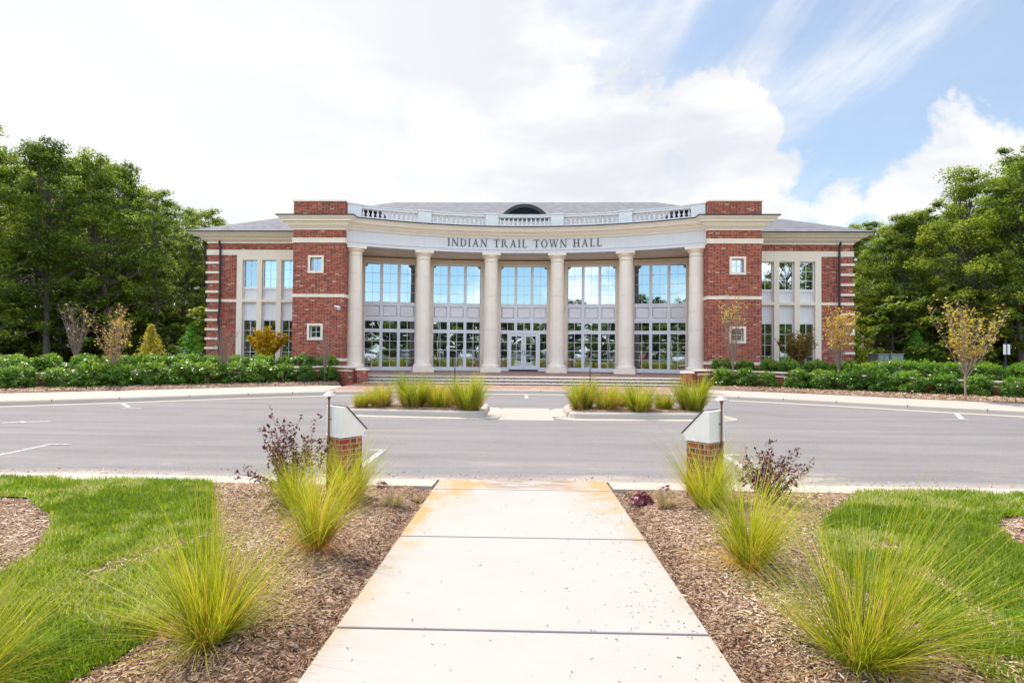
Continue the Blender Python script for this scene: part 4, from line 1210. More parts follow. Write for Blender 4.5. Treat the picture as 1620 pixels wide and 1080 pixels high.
# ------------------------------------------------------------------ low walls, piers, handrails
for s, W, nm in ((-1, SWL, 'left'), (1, SWR, 'right')):
    idx = L_idx if s < 0 else R_idx
    path = [tuple(offs(curb, W+(2.35 if s < 0 else 2.75))[i]) for i in idx if abs(curb[i].x) < 30]
    pe = (s*7.5, 25.42)
    if s < 0:
        path = [p for p in path if p[0] < -8.0]+[pe]
    else:
        path = [pe]+[p for p in path if p[0] > 8.0]
    root = empty('garden_wall', (s*13, 22.5, .2))
    tag(root, 'low curved brick garden wall with pale coping behind the %s hedge' % nm, 'garden wall', 'low walls flanking the steps')
    zt = lambda p: .99 if abs(p[0]) < 10 else .99-.02*(abs(p[0])-10)
    def swz(prof, name, mat):
        b = MB(); b.sweep(path, prof, side=1)
        # let the top follow the slope of the bed
        k = len(prof)
        b.v = [(x, y, z-max(0, min(.2, .022*(abs(x)-9)))) for x, y, z in b.v]
        return b.build(name, mat, root)
    swz([(.0, .1), (.0, .90), (.22, .90), (.22, .1)], 'brick_wall', M['brick'])
    swz([(-.05, .90), (.27, .90), (.27, .96), (-.05, .965)], 'coping', M['stone'])
    swz([(-.0, .74), (.245, .74), (.245, .795), (-.0, .80)], 'ledge', M['stone'])
    pr = empty('step_pier', (s*7.2, 25.3, .15))
    tag(pr, 'short square brick pier capped in stone at the %s end of the steps' % nm, 'pier', 'piers at the ends of the steps')
    b = MB(); b.box(s*7.2-.2, s*7.2+.2, 25.08, 25.5, .1, .80); b.build('shaft', M['brick'], pr)
    b = MB(); b.box(s*7.2-.25, s*7.2+.25, 25.03, 25.55, .80, .88); b.build('cap', M['stone'], pr, bevel=.01)
    hr = empty('handrail', (s*2.98, 25.3, .2))
    tag(hr, 'slim black metal handrail on the entrance steps, %s one' % nm, 'handrail', 'handrails on the entrance steps')
    X = s*2.98-.05
    b = MB(); b.tube([(X-s*.03, 24.85, .95), (X, 25.1, 1.06), (X+s*.11, 26.1, 1.42), (X+s*.15, 26.4, 1.42)], .022, 8); b.build('rail', M['dark'], hr)
    for (yy, z0, z1) in ((25.1, .2, 1.06), (26.1, .5, 1.42)):
        b = MB(); b.tube([(X+s*.11*(yy-25.1), yy, z0), (X+s*.11*(yy-25.1), yy, z1)], .02, 8); b.build('post', M['dark'], hr)

# ------------------------------------------------------------------ gate pillars and path lights
for s, nm in ((-1, 'left'), (1, 'right')):
    cx, cy = s*2.09, 6.62
    root = empty('brick_pillar', (cx, cy, .03)); th = radians(50)
    tag(root, 'brick pillar with white slant-topped cap, %s of the walk' % nm, 'pillar', 'pillars flanking the walk')
    # frame: n1 = normal of the face turned to the walk, al = along it, away from the camera and towards the walk
    n1 = (-s*sin(th), -cos(th)); al = (-s*cos(th), sin(th)); h = .145
    def Q(a, b_, z): return (cx+al[0]*a+n1[0]*b_, cy+al[1]*a+n1[1]*b_, z)
    b = MB()
    b.add([Q(-h, h, -.05), Q(h, h, -.05), Q(h, -h, -.05), Q(-h, -h, -.05), Q(-h, h, .705), Q(h, h, .705), Q(h, -h, .705), Q(-h, -h, .705)], [(0, 3, 2, 1), (4, 5, 6, 7), (0, 1, 5, 4), (1, 2, 6, 5), (2, 3, 7, 6), (3, 0, 4, 7)])
    b.build('brick_shaft', M['pillar_brick'], root)
    e = h+.006
    pf = [(-e, .706), (h+.0, .706), (h+.06, .765), (-e+.08, 1.045), (-e, 1.05)]
    b = MB(); k = len(pf)
    b.add([Q(a, e, z) for a, z in pf]+[Q(a, -e, z) for a, z in pf], [tuple(range(k)), tuple(range(2*k-1, k-1, -1))]+[(i, (i+1) % k, (i+1) % k+k, i+k) for i in range(k)])
    b.build('cap', M['whitecap'], root, bevel=.004)
    b = MB()
    for z0_, z1_ in ((.700, .716),):       # drip moulding under the cap
        q0, q1 = e+.008, h+.012
        b.add([Q(-q0, q0, z0_), Q(q1, q0, z0_), Q(q1, -q0, z0_), Q(-q0, -q0, z0_), Q(-q0, q0, z1_), Q(q1, q0, z1_), Q(q1, -q0, z1_), Q(-q0, -q0, z1_)], [(0, 3, 2, 1), (4, 5, 6, 7), (0, 1, 5, 4), (1, 2, 6, 5), (2, 3, 7, 6), (3, 0, 4, 7)])
    b.build('moulding', M['whitecap'], root)
    b = MB()
    lp = [(h+.062, .768), (h+.066, .776), (-e+.082, 1.058), (-e+.078, 1.050)]
    b.add([Q(a, e+.012, z) for a, z in lp]+[Q(a, -e-.012, z) for a, z in lp], [(0, 1, 2, 3), (7, 6, 5, 4)]+[(i, (i+1) % 4, (i+1) % 4+4, i+4) for i in range(4)])
    b.build('lid', M['lid'], root)
    # path light clipped to the outer face (its normal is -al)
    lx, ly, _ = Q(-h-.028, -.055, 0)
    pl = empty('path_light', (lx, ly, .03))
    tag(pl, 'small hooded garden light on a thin bronze stem beside the %s brick pillar' % nm, 'path light', 'path lights on the pillars')
    b = MB(); b.tube([(lx, ly, .0), (lx, ly, .6), (lx, ly, 1.165)], .0115, 8); b.lathe([(.012, 1.12), (.02, 1.15), (.022, 1.175)], lx, ly, 10); b.build('stem', M['copper'], pl, smooth=True)
    b = MB(); b.lathe([(.078, 1.168), (.080, 1.172), (.050, 1.195), (.026, 1.215), (.014, 1.222), (.003, 1.223)], lx, ly, 20); b.build('hood', M['lamphood'], pl, smooth=True)
    b = MB(); x2, y2, _ = Q(-h, -.03, 0); b.tube([(lx, ly, .90), (x2, y2, .90)], .006, 6); b.build('clip', M['copper'], pl)

# ------------------------------------------------------------------ ornamental grasses
def grass_mesh(seed, n, r0, L, lean, droop, w, kind='muhly', dead=.12):
    rg = np.random.default_rng(seed)
    V, F, k, seg = blades(rg, n, r0, L, lean, droop, w, 7)
    tf = np.sin(blades.tuft*997.0)*.5+.5
    tb = np.clip(.10+.62*tf+rg.normal(0, .20, k), 0, 1); tb[rg.uniform(0, 1, k) > .94] = 1.25
    tv = np.repeat(tb, (seg+1)*2)
    ti = np.tile(np.repeat(np.linspace(0, 1, seg+1), 2), k)
    tint = np.clip(tv*.72+ti*.26-.06, 0, 1)
    # dry thatch at the foot
    nd = int(n*dead)
    V2, F2, k2, s2 = blades(rg, nd, r0*1.15, L*.60, lean*1.45, droop*1.5, w, 7)
    t2 = np.repeat(np.clip(rg.normal(.93, .08, k2), 0, 1), (s2+1)*2)
    V = np.concatenate([V, V2]); F = np.concatenate([F, F2+k*(seg+1)*2]); tint = np.concatenate([tint, t2])
    return npmesh('grass_clump', V, F, tint)
def put_grass(me, x, y, z, sc, rz, label, cat, group, mat):
    o = link('grass_clump', me, mat); o.location = (x, y, z); o.scale = (sc, sc, sc) if not hasattr(sc, '__len__') else sc; o.rotation_euler = (0, 0, rz)
    tag(o, label, cat, group)
    return o
gm = [grass_mesh(21, 860, .08, 1.12, .60, 1.15, .0036, dead=.38), grass_mesh(22, 740, .08, 1.0, .50, .95, .0036, dead=.34), grass_mesh(23, 1200, .11, 1.25, .85, .75, .0034, dead=.28)]
G = 'ornamental grass clumps beside the walk'
put_grass(gm[1], -1.85, 6.05, hf(-1.85, 6.05), .98, .3, 'fine green grass clump growing against the foot of the left pillar', 'ornamental grass', G, M['blade'])
put_grass(gm[1], -2.32, 5.75, hf(-2.3, 5.75), .72, 1.9, 'reddish-green grass clump between purple shrub and left pillar', 'ornamental grass', G, M['blade'])
put_grass(gm[0], -1.66, 4.55, hf(-1.66, 4.55), (.84, .84, .98), 2.2, 'tall arching grass clump left of the walk, nearer than the left pillar', 'ornamental grass', G, M['blade'])
put_grass(gm[2], -1.72, 3.12, hf(-1.72, 3.12), .84, 4.0, 'large grass clump left of the walk with brown thatch at its foot', 'ornamental grass', G, M['blade'])
put_grass(gm[2], -2.62, 2.55, hf(-2.6, 2.55), .80, 5.2, 'grass clump cut off by the bottom left corner of the photo', 'ornamental grass', G, M['blade'])
put_grass(gm[1], 1.93, 6.05, hf(1.93, 6.05), 1.05, 2.6, 'fine green grass clump growing against the foot of the right pillar', 'ornamental grass', G, M['blade'])
put_grass(gm[0], 1.72, 4.42, hf(1.72, 4.42), .98, .9, 'arching grass clump right of the walk, middle of the row', 'ornamental grass', G, M['blade'])
put_grass(gm[2], 1.74, 3.02, hf(1.74, 3.02), .92, 1.4, 'largest spreading yellow-green grass clump at the lower right', 'ornamental grass', G, M['blade'])
im = [grass_mesh(31, 1500, .20, 1.05, .42, .65, .008, dead=.25), grass_mesh(32, 1300, .19, .95, .50, .8, .008, dead=.35)]
isl = [(-4.35, 15.25, .62, 1, 'small tan grass clump at the left end of the left island'), (-3.88, 15.40, .92, 1, 'second grass clump from the left end of the left island'),
       (-3.02, 15.45, 1.12, 0, 'wide green grass clump in the middle of the left island'), (-2.28, 15.45, .98, 1, 'tan-tipped grass clump, fourth from the left on the left island'),
       (-1.42, 15.0, 1.12, 0, 'tall grass clump at the crossing end of the left island'), (1.62, 15.6, 1.0, 0, 'tall grass clump at the crossing end of the right island'),
       (2.25, 15.35, .98, 1, 'bushy green grass clump, second from the crossing on the right island'), (3.05, 15.1, 1.05, 1, 'green grass clump in the middle of the right island'),
       (3.80, 15.55, .72, 1, 'small grass clump, fourth from the crossing on the right island'), (4.52, 15.4, 1.10, 0, 'upright grass clump at the right end of the right island')]
for i, (x, y, sc, k, lb) in enumerate(isl):
    put_grass(im[k], x, y, .15, sc, i*1.3, lb, 'ornamental grass', 'grass clumps on the islands', M['isleblade'])
for i, (x, y, sc, k, lb) in enumerate([(-2.65, 16.1, .7, 1, 'low dark grass tuft behind the middle of the left island'), (-1.95, 16.1, .7, 1, 'low grass tuft behind, near the crossing end of the left island'), (2.75, 16.1, .7, 1, 'low tan grass tuft behind the right island clumps')]):
    put_grass(im[k], x, y, .15, sc, i*2.3, lb, 'ornamental grass', 'grass clumps on the islands', M['isleblade'])
tm = grass_mesh(41, 500, .05, .22, .9, .9, .003, dead=.3)
for i, (x, y, sc, lb) in enumerate([(-1.38, 6.15, 1.1, 'dry straw-coloured grass tuft between left pillar and walk'), (-1.18, 6.45, .7, 'small dry grass tuft nearest the walk by the left pillar'), (1.52, 6.15, 1.1, 'dry straw-coloured grass tuft between right pillar and walk'), (1.62, 6.6, .9, 'dry grass tuft touching the right pillar')]):
    put_grass(tm, x, y, float(hf(np.array(x), np.array(y))), sc, i, lb, 'dry grass', 'dry grass tufts by the pillars', M['straw'])

# ------------------------------------------------------------------ shrubs and trees
def shrub_branches(rg, nst, H, spread, leafn, leaf, droop=0):
    """thin stems from one foot with paired leaves"""
    b = MB(); C = []; Nn = []; S = []
    for i in range(nst):
        az = rg.uniform(0, 2*pi); ln = H*rg.uniform(.55, 1.0); th = spread*rg.uniform(.15, 1)
        p = Vector((rg.normal(0, .03), rg.normal(0, .03), 0)); pts = [p]; seg = 7
        dirv = Vector((sin(th)*cos(az), sin(th)*sin(az), cos(th)))
        for k in range(seg):
            dirv = (dirv+Vector(rg.normal(0, .13, 3))+Vector((0, 0, .06-droop))).normalized(); p = p+dirv*ln/seg; pts.append(p)
        b.tube(pts, [.006*(1-.8*k/seg) for k in range(seg+1)], 4)
        for j in range(leafn):
            t = rg.uniform(.2, 1)*seg; k = min(int(t), seg-1); q = pts[k].lerp(pts[k+1], t-k)
            C.append(q+Vector(rg.normal(0, .022, 3))); Nn.append(rg.normal(0, .6, 3)+np.array([0, 0, .8])); S.append(leaf*rg.uniform(.6, 1.2))
    V, F = leaves(rg, np.array(C), np.array(Nn), np.array(S), .5)
    return b, V, F
def purple(x, y, seed, H, label, nst=26):
    rg = np.random.default_rng(seed)
    root = empty('purple_shrub', (x, y, float(hf(np.array(x), np.array(y))))); tag(root, label, 'shrub', 'purple-leaved shrubs by the pillars')
    b, V, F = shrub_branches(rg, nst, H, .95, 62, .026)
    b.v = [(p[0]+root.location.x, p[1]+root.location.y, p[2]+root.location.z) for p in b.v]
    b.build('stems', M['twig'], root)
    link('foliage', npmesh('foliage', V, F, np.repeat(np.clip(rg.normal(.45, .28, len(F)), 0, 1), 4)), M['purple'], root)
purple(-2.60, 6.35, 5, 1.06, 'purple-leaved shrub at the left of the left brick pillar', 34)
purple(2.76, 6.5, 6, .80, 'purple-leaved shrub at the right of the right brick pillar')
def low_plant(x, y, r, mat, label, name='low_plant', n=160, sz=.03):
    rg = np.random.default_rng(int(abs(x)*100)); a = rg.uniform(0, 2*pi, n); rr = r*np.sqrt(rg.uniform(0, 1, n))
    C = np.stack([rr*np.cos(a), rr*np.sin(a), .02+(1-(rr/r)**2)*r*.9*rg.uniform(.4, 1, n)], 1)
    V, F = leaves(rg, C, np.stack([np.cos(a)*rr/r*.8, np.sin(a)*rr/r*.8, np.ones(n)], 1)+rg.normal(0, .35, (n, 3)), rg.uniform(.6, 1.2, n)*sz, .7)
    o = link(name, npmesh(name, V, F, np.repeat(rg.uniform(0, 1, n), 4)), mat); o.location = (x, y, float(hf(np.array(x), np.array(y))))
    tag(o, label, 'plant')
low_plant(1.33, 6.42, .13, M['magenta'], 'small burgundy-leaved plant in the mulch right of the walk')
low_plant(1.72, 6.9, .09, M['purple'], 'tiny purple seedling by the kerb near the right pillar', n=26)
low_plant(-1.72, 6.95, .09, M['purple'], 'tiny red seedling by the kerb near the left pillar', n=22)

# laurel hedge shrubs
def laurel_mesh(seed, n=2600):
    rg = np.random.default_rng(seed)
    C, Nn, T = [], [], []
    nc = 34
    for i in range(nc):
        a = rg.uniform(0, 2*pi); h = rg.uniform(.12, .88); r = .50*sqrt(max(.05, 1-((h-.42)/.60)**2))*rg.uniform(.55, 1.05)
        c = np.array([r*cos(a), r*sin(a), h]); k = n//nc
        v = rg.normal(0, 1, (k, 3)); v /= np.linalg.norm(v, axis=1, keepdims=True)
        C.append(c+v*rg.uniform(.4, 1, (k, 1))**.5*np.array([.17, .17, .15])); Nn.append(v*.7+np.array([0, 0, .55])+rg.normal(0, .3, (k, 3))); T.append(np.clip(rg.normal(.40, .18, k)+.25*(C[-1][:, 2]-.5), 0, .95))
    for i in range(14):      # upright new shoots
        a = rg.uniform(0, 2*pi); r = rg.uniform(0, .42); z0 = .82-.3*r; k = 16
        z = z0+np.linspace(0, .28*rg.uniform(.5, 1.1), k)
        c = np.stack([r*cos(a)+rg.normal(0, .03, k), r*sin(a)+rg.normal(0, .03, k), z], 1)
        C.append(c); v = rg.normal(0, 1, (k, 3)); Nn.append(v+np.array([0, 0, .3])); T.append(np.clip(rg.normal(.68, .12, k), 0, 1))
    C = np.concatenate(C); Nn = np.concatenate(Nn); T = np.concatenate(T); C[:, 2] = np.maximum(C[:, 2], .03)
    V, F = leaves(rg, C, Nn, rg.uniform(.036, .062, len(C)), .46)
    return npmesh('laurel_foliage', V, F, np.repeat(T, 4))
lm = [laurel_mesh(s) for s in (51, 52, 53)]
sm = MB()
rr_ = random.Random(3)
for i in range(7):
    a = rr_.uniform(0, 6.28); sm.tube([(0, 0, 0), (.12*cos(a), .12*sin(a), .3), (.3*cos(a), .3*sin(a), .7)], [.016, .012, .005], 5)
stem_o = sm.build('stems', M['twig']); stem_me = stem_o.data; bpy.data.objects.remove(stem_o)
def laurel(x, y, z, sc, k, label, group, sz=.88):
    r = empty('laurel_shrub', (x, y, z), rr_.uniform(0, 6.28)); r.scale = (sc, sc, sc*sz); tag(r, label, 'shrub', group)
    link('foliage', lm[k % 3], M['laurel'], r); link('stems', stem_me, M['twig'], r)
def along(path, d_):
    for i in range(len(path)-1):
        L = (path[i+1]-path[i]).length
        if d_ <= L: return path[i].lerp(path[i+1], d_/L)
        d_ -= L
    return path[-1]
for s, W, nm in ((-1, SWL, 'left'), (1, SWR, 'right')):
    idx = L_idx if s < 0 else R_idx
    D0 = 1.62 if s < 0 else 2.0
    front = [offs(curb, W+D0)[i] for i in idx]; back_ = [offs(curb, W+D0+1.7)[i] for i in idx]; third = [offs(curb, W+D0+3.0)[i] for i in idx]
    if s < 0: front.reverse(); back_.reverse(); third.reverse()
    front = [p for p in front if abs(p.x) > 7.5]; back_ = [p for p in back_ if abs(p.x) > 8.9]; third = [p for p in third if abs(p.x) > 11.9]
    nf = 15
    for i in range(nf):
        p = along(front, .30+i*.98+rr_.uniform(-.1, .1))
        if s < 0 and p.x < -18.6: continue
        slope_dn = max(0, .012*(abs(p.x)-9))
        laurel(p.x, p.y, .22-slope_dn, rr_.uniform(.92, 1.22)*(.86 if i < 3 else 1) * (1.12 if (s < 0 and i == nf-2) else 1), i, '%s laurel shrub from the steps in the row before the %s garden wall' % (ORD[i], nm), 'laurel shrubs before the %s garden wall' % nm)
    for i in range(15):
        p = along(back_, .3+i*.95+rr_.uniform(-.1, .1))
        laurel(p.x, p.y, .50, rr_.uniform(.95, 1.1), i+1, '%s laurel shrub from the tower in the row behind the %s garden wall' % (ORD[i], nm), 'laurel shrubs behind the %s garden wall' % nm)
    for i in range(9):
        p = along(third, .3+i*1.15+rr_.uniform(-.1, .1))
        laurel(p.x, p.y, .58, rr_.uniform(.9, 1.0), i+2, '%s shrub from the tower in the rearmost laurel row of the %s bed' % (ORD[i], nm), 'rear laurel rows')

# trees ------------------------------------------------------------
def tree_meshes(seed, H, crown0, R, nclump, per, leaf, trunk_r, lean=.04, flat=.62, open_=.0):
    rg = np.random.default_rng(seed); rd = random.Random(seed)
    tr = MB(); pts = []; rads = []
    p = Vector((0, 0, 0)); dirv = Vector((rd.uniform(-lean, lean), rd.uniform(-lean, lean), 1)).normalized(); seg = 10; Ht = H*.88
    for i in range(seg+1):
        pts.append(p.copy()); rads.append(trunk_r*(1-.82*i/seg)*(1.35 if i == 0 else 1))
        dirv = (dirv+Vector((rd.uniform(-.09, .09), rd.uniform(-.09, .09), .02))).normalized(); p += dirv*Ht/seg
    tr.tube(pts, rads, 8)
    C, Nn, T, S = [], [], [], []
    for i in range(nclump):
        f = rd.random()**.8; z = crown0+(H-crown0)*f
        prof = sin(pi*min(1, .16+.84*f)**.8)**.6 if f < .98 else .3
        prof = (1-abs(2*f-.75)**2.2*.55) if f < .9 else .35
        a = i*2.399+rd.uniform(-.4, .4); rr = R*prof*rd.uniform(.25, 1.0)*(1+.25*sin(a*2+seed))
        zt = min(z*.92, Ht*.97); ti = zt*.86/Ht*seg; k0 = min(int(ti), seg-1); base = pts[k0].lerp(pts[k0+1], ti-k0)
        c = Vector((base.x+rr*cos(a), base.y+rr*sin(a), z))
        mid = base.lerp(c, .5)+Vector((rd.uniform(-.3, .3), rd.uniform(-.3, .3), rd.uniform(-.5, .1)))
        br = trunk_r*.26*(1-.6*f)+.02
        tr.tube([base, mid, c], [br, br*.6, br*.2], 5)
        cr = R*rd.uniform(.11, .23); ct = rd.gauss(.42, .15)
        for j in range(rd.randint(2, 4)):
            oc = c+Vector((rd.gauss(0, cr*.6), rd.gauss(0, cr*.6), rd.gauss(0, cr*.35)))
            tr.tube([mid.lerp(c, .6), oc], [br*.3, br*.1], 4)
            k = per//3; v = rg.normal(0, 1, (k, 3)); v /= np.linalg.norm(v, axis=1, keepdims=True)
            rad = rg.uniform(.05, 1, (k, 1))**.5*cr*rd.uniform(.6, 1.25)
            C.append(np.array(oc)+v*rad*np.array([1, 1, flat])); Nn.append(v*.45+np.array([0, 0, .7])+rg.normal(0, .45, (k, 3)))
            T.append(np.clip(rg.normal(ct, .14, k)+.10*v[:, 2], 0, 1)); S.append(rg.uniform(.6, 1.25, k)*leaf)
    C = np.concatenate(C); V, F = leaves(rg, C, np.concatenate(Nn), np.concatenate(S), .55)
    crown = npmesh('crown', V, F, np.repeat(np.concatenate(T), 4))
    o = tr.build('trunk', M['bark'], smooth=True); me = o.data; bpy.data.objects.remove(o)
    return me, crown
TV = [tree_meshes(101, 17, 4.5, 4.2, 84, 340, .098, .26), tree_meshes(102, 17, 5.5, 3.8, 70, 330, .098, .24, .08), tree_meshes(103, 17, 3.5, 4.4, 88, 340, .098, .28),
      tree_meshes(104, 17, 6.5, 3.6, 46, 300, .095, .22, .1, .5), tree_meshes(105, 17, 2.2, 4.0, 96, 330, .10, .24)]
under = tree_meshes(110, 5, .4, 2.0, 34, 240, .13, .07, .1, .8)
def tree(x, y, h, k, rz, label, group, mat='leaf', name='deciduous_tree', wide=1.0):
    t = empty(name, (x, y, .2), rz); s = h/17; t.scale = (s*wide, s*wide, s); tag(t, label, 'tree', group)
    link('trunk', TV[k][0], M['bark'], t); link('crown', TV[k][1], M[mat], t)
rt = random.Random(8)
left_trees = [  # px-derived azimuth (x/y), distance, height
    (-.97, 33, 14.5, 4), (-.86, 35, 14.6, 1), (-.80, 42, 16.0, 0), (-.745, 37, 14.2, 2), (-.70, 43, 15.5, 1), (-.665, 38, 12.6, 3), (-.625, 44, 12.6, 3), (-.575, 41, 12.0, 3), (-.535, 46, 11.9, 3),
    (-.92, 46, 17.5, 0), (-.83, 52, 16.5, 2), (-.77, 54, 17, 4), (-.715, 55, 16.4, 0), (-.655, 56, 14.5, 2), (-.60, 58, 13.5, 4), (-.555, 60, 12, 2), (-1.03, 40, 16, 2), (-1.1, 34, 15, 0), (-1.2, 40, 16, 3)]
for i, (az, dd_, h, k) in enumerate(left_trees):
    lb = ['tall dense tree', 'tree with a bare lower trunk', 'broad leafy tree', 'slim open-crowned tree', 'tree leafy almost to the ground'][k]
    x = az*dd_
    tree(x, dd_, h, k, rt.uniform(0, 6.28), '%s in the left wood, %s outward from the wing' % (lb, ORD[sorted(range(len(left_trees)), key=lambda q: abs(left_trees[q][0])).index(i)]), 'trees left of the hall')
right_trees = [(.585, 45, 11.4, 4, 'leafyel'), (.635, 40, 10.8, 1, 'leafyel'), (.605, 41, 10.4, 2, 'leafyel'), (.60, 50, 12.6, 4, 'leaf'), (.64, 48, 11.6, 2, 'leaf'), (.685, 41, 12.0, 3, 'leafyel'), (.73, 50, 12.5, 2, 'leaf'), (.765, 36, 13.2, 2, 'leaf'), (.81, 43, 15.6, 0, 'leaf'), (.855, 35, 13.6, 4, 'leafyel'), (.905, 38, 15.8, 1, 'leaf'), (.97, 34, 15, 2, 'leaf'),
    (.545, 62, 14.2, 3, 'leaf'), (.66, 55, 11, 4, 'leaf'), (.72, 58, 12.5, 0, 'leaf'), (.79, 56, 15.5, 2, 'leaf'), (.86, 52, 16.5, 4, 'leaf'), (.93, 52, 17, 0, 'leaf'), (1.05, 40, 16, 4, 'leaf'), (1.15, 38, 16, 0, 'leaf')]
for i, (az, dd_, h, k, mt) in enumerate(right_trees):
    lb = ['dense tree', 'bare-trunked tree', 'broad leafy tree', 'slim open-crowned tree', 'tree leafy to the ground'][k]
    tree(az*dd_, dd_, h, k, rt.uniform(0, 6.28), '%s %s in the right wood, %s outward from the wing' % ('yellow-green' if mt == 'leafyel' else 'dark green', lb, ORD[sorted(range(len(right_trees)), key=lambda q: right_trees[q][0]).index(i)]), 'trees right of the hall', mt)
# slim trees filling the woods on both sides, and a farther row closing them
for s, lo, hi, nm in ((-1, .55, 1.08, 'left'), (1, .60, 1.08, 'right')):
    for i in range(14):
        az = lo+(hi-lo)*(i+.5)/14; near_ = i % 4 == 0; dd_ = rt.uniform(38, 46) if near_ else rt.uniform(56, 66)
        top = .215+(.14 if s < 0 else .13)*min(1, max(0, (az-lo)/.30))
        h = (1.5+top*dd_)*rt.uniform(.86, .98)
        tree(s*az*dd_, dd_, h, (1, 3, 4, 0)[i % 4], rt.uniform(0, 6.28), 'slim %s tree in the %s wood, %s of its infill from the hall' % ('near' if near_ else 'far', nm, ORD[i]), 'slim trees of the %s wood' % nm, 'leafyel' if (s > 0 and i % 3 == 0) else 'leaf', wide=.8)
# undergrowth
for s, rngs, nm in ((-1, (.545, 1.1), 'left'), (1, (.62, 1.12), 'right')):
    for i in range(20):
        az = rngs[0]+(rngs[1]-rngs[0])*(i+.5)/20; dd_ = 37+9*((i*7) % 5)/4+rt.uniform(-2, 2)
        t = empty('woodland_bush', (s*az*dd_, dd_, .15), rt.uniform(0, 6.28)); sc = rt.uniform(.7, 1.25); t.scale = (sc*1.1, sc*1.1, sc)
        tag(t, 'green woodland bush under the %s trees, %s from the wing of the hall' % (nm, ORD[i]), 'bush', 'undergrowth in the %s wood' % nm)
        link('trunk', under[0], M['bark'], t); link('crown', under[1], M['leaf'], t)
# trees and cars behind the camera, mirrored in the windows
for i in range(20):
    x = -57+i*6+rt.uniform(-1.5, 1.5); h = 13.0-4.5*math.exp(-(x/20)**2)+rt.uniform(-.8, .6)
    tree(x, -44+rt.uniform(-3, 3), h, 4, rt.uniform(0, 6.28), 'leafy tree across the rear road, %s from the west, mirrored in the windows' % ORD[i], 'trees across the rear road', 'brightened_leaf', wide=1.5)
    tree(x+3, -52+rt.uniform(-3, 3), h+1, 4, rt.uniform(0, 6.28), 'leafy tree in the second row across the rear road, %s from the west' % ORD[i], 'trees across the rear road', wide=1.5)
for i in range(18):
    x = -52+i*6+rt.uniform(-1, 1); t = empty('woodland_bush', (x, -40+rt.uniform(-1, 1), .1), rt.uniform(0, 6.28)); t.scale = (2.4, 1.8, 1.7)
    tag(t, 'bush under the trees across the rear road, %s from the west' % ORD[i], 'bush', 'bushes across the rear road')
    link('trunk', under[0], M['bark'], t); link('crown', under[1], M['leaf'], t)

for i, (x, y) in enumerate(((36, 0), (39, -8), (35, -15), (44, -4), (43, -18))):
    tree(x, y, 15.5, (4, 0, 2)[i % 3], i*1.3, 'tall tree east of the lawn, %s from the road, mirrored in the right wing' % ORD[i], 'trees east of the lawn', wide=1.3)
# young trees
def sapling(x, y, z, H, seed, label, nl, leafmat_, lw=.05, spread=.45, nst=12, leaf_lo=.5, r0=.028, first=.28, name='young_tree', bark='twig', twigs=5):
    rg = np.random.default_rng(seed); rd = random.Random(seed)
    root = empty(name, (x, y, z)); tag(root, label, 'tree', None)
    b = MB(); tips = []
    h0 = H*first
    b.tube([(0, 0, 0), (rd.uniform(-.03, .03), 0, h0*.5), (0, 0, h0)], [r0*1.2, r0, r0*.9], 7)
    for i in range(nst):
        az = i*2.4+rd.uniform(-.4, .4); th = spread*rd.uniform(.2, 1.0); ln = (H-h0*.7)*rd.uniform(.7, 1.0)
        p = Vector((0, 0, h0*rd.uniform(.7, 1.0))); dv = Vector((sin(th)*cos(az), sin(th)*sin(az), cos(th))); pts = [p]
        for k in range(6):
            dv = (dv+Vector((rd.uniform(-.1, .1), rd.uniform(-.1, .1), .09))).normalized(); p = p+dv*ln/6; pts.append(p)
            if p.z > H: break
        b.tube(pts, [r0*.5*(1-.75*k/6) for k in range(len(pts))], 5)
        for k in range(1, len(pts)):
            for j in range(twigs if k > 1 else 1):
                a2 = rd.uniform(0, 6.28); q = pts[k-1].lerp(pts[k], rd.random()); e = q+Vector((cos(a2)*.6, sin(a2)*.6, rd.uniform(.3, 1.2))).normalized()*H*.09*rd.uniform(.5, 1.5)
                b.tube([q, q.lerp(e, .5)+Vector((0, 0, .01)), e], [r0*.16, r0*.11, r0*.05], 3); tips += [q.lerp(e, .5), e]
    o = b.build('trunk', M[bark]); o.parent = root
    if nl:
        hi = [t for t in tips if t.z > H*leaf_lo] or tips
        idx = rg.integers(0, len(hi), nl); C = np.array([tuple(hi[k]) for k in idx])+rg.normal(0, .05, (nl, 3))
        V, F = leaves(rg, C, rg.normal(0, .5, (nl, 3))+np.array([0, 0, .8]), rg.uniform(.6, 1.2, nl)*lw, .6)
        link('foliage', npmesh('foliage', V, F, np.repeat(np.clip(rg.normal(.5, .25, nl), 0, 1), 4)), M[leafmat_], root)
    return root
sapling(-19.6, 24.3, .5, 3.1, 61, 'bare young tree at the far left behind the garden wall', 40, 'autumn', spread=.36, nst=14, twigs=6)
sapling(-15.6, 21.2, .28, 2.9, 62, 'thin young tree with sparse yellow leaves before the left hedge', 750, 'autumn', .045, .42, 13, .3, twigs=7)
sapling(-12.6, 23.5, .28, 2.25, 63, 'bare reddish young tree before the left hedge', 0, 'autumn', spread=.38, nst=14, twigs=7)
sapling(-8.85, 25.1, .28, 2.15, 64, 'small bare sapling in front of the left tower', 0, 'autumn', spread=.4, nst=12, twigs=6, r0=.02)
sapling(9.3, 25.6, .3, 3.75, 65, 'leafless young tree with a few yellow top leaves before the right tower', 260, 'autumn', .05, .38, 15, .74, twigs=7)
sapling(12.8, 23.6, .3, 3.3, 66, 'young tree with yellowing leafy top before the right wing', 1300, 'autumn', .05, .40, 14, .5, twigs=6)
sapling(14.6, 19.3, .27, 3.2, 67, 'spreading young tree with yellow and orange leaves at the far right', 1250, 'autumn', .05, .80, 20, .42, twigs=6)
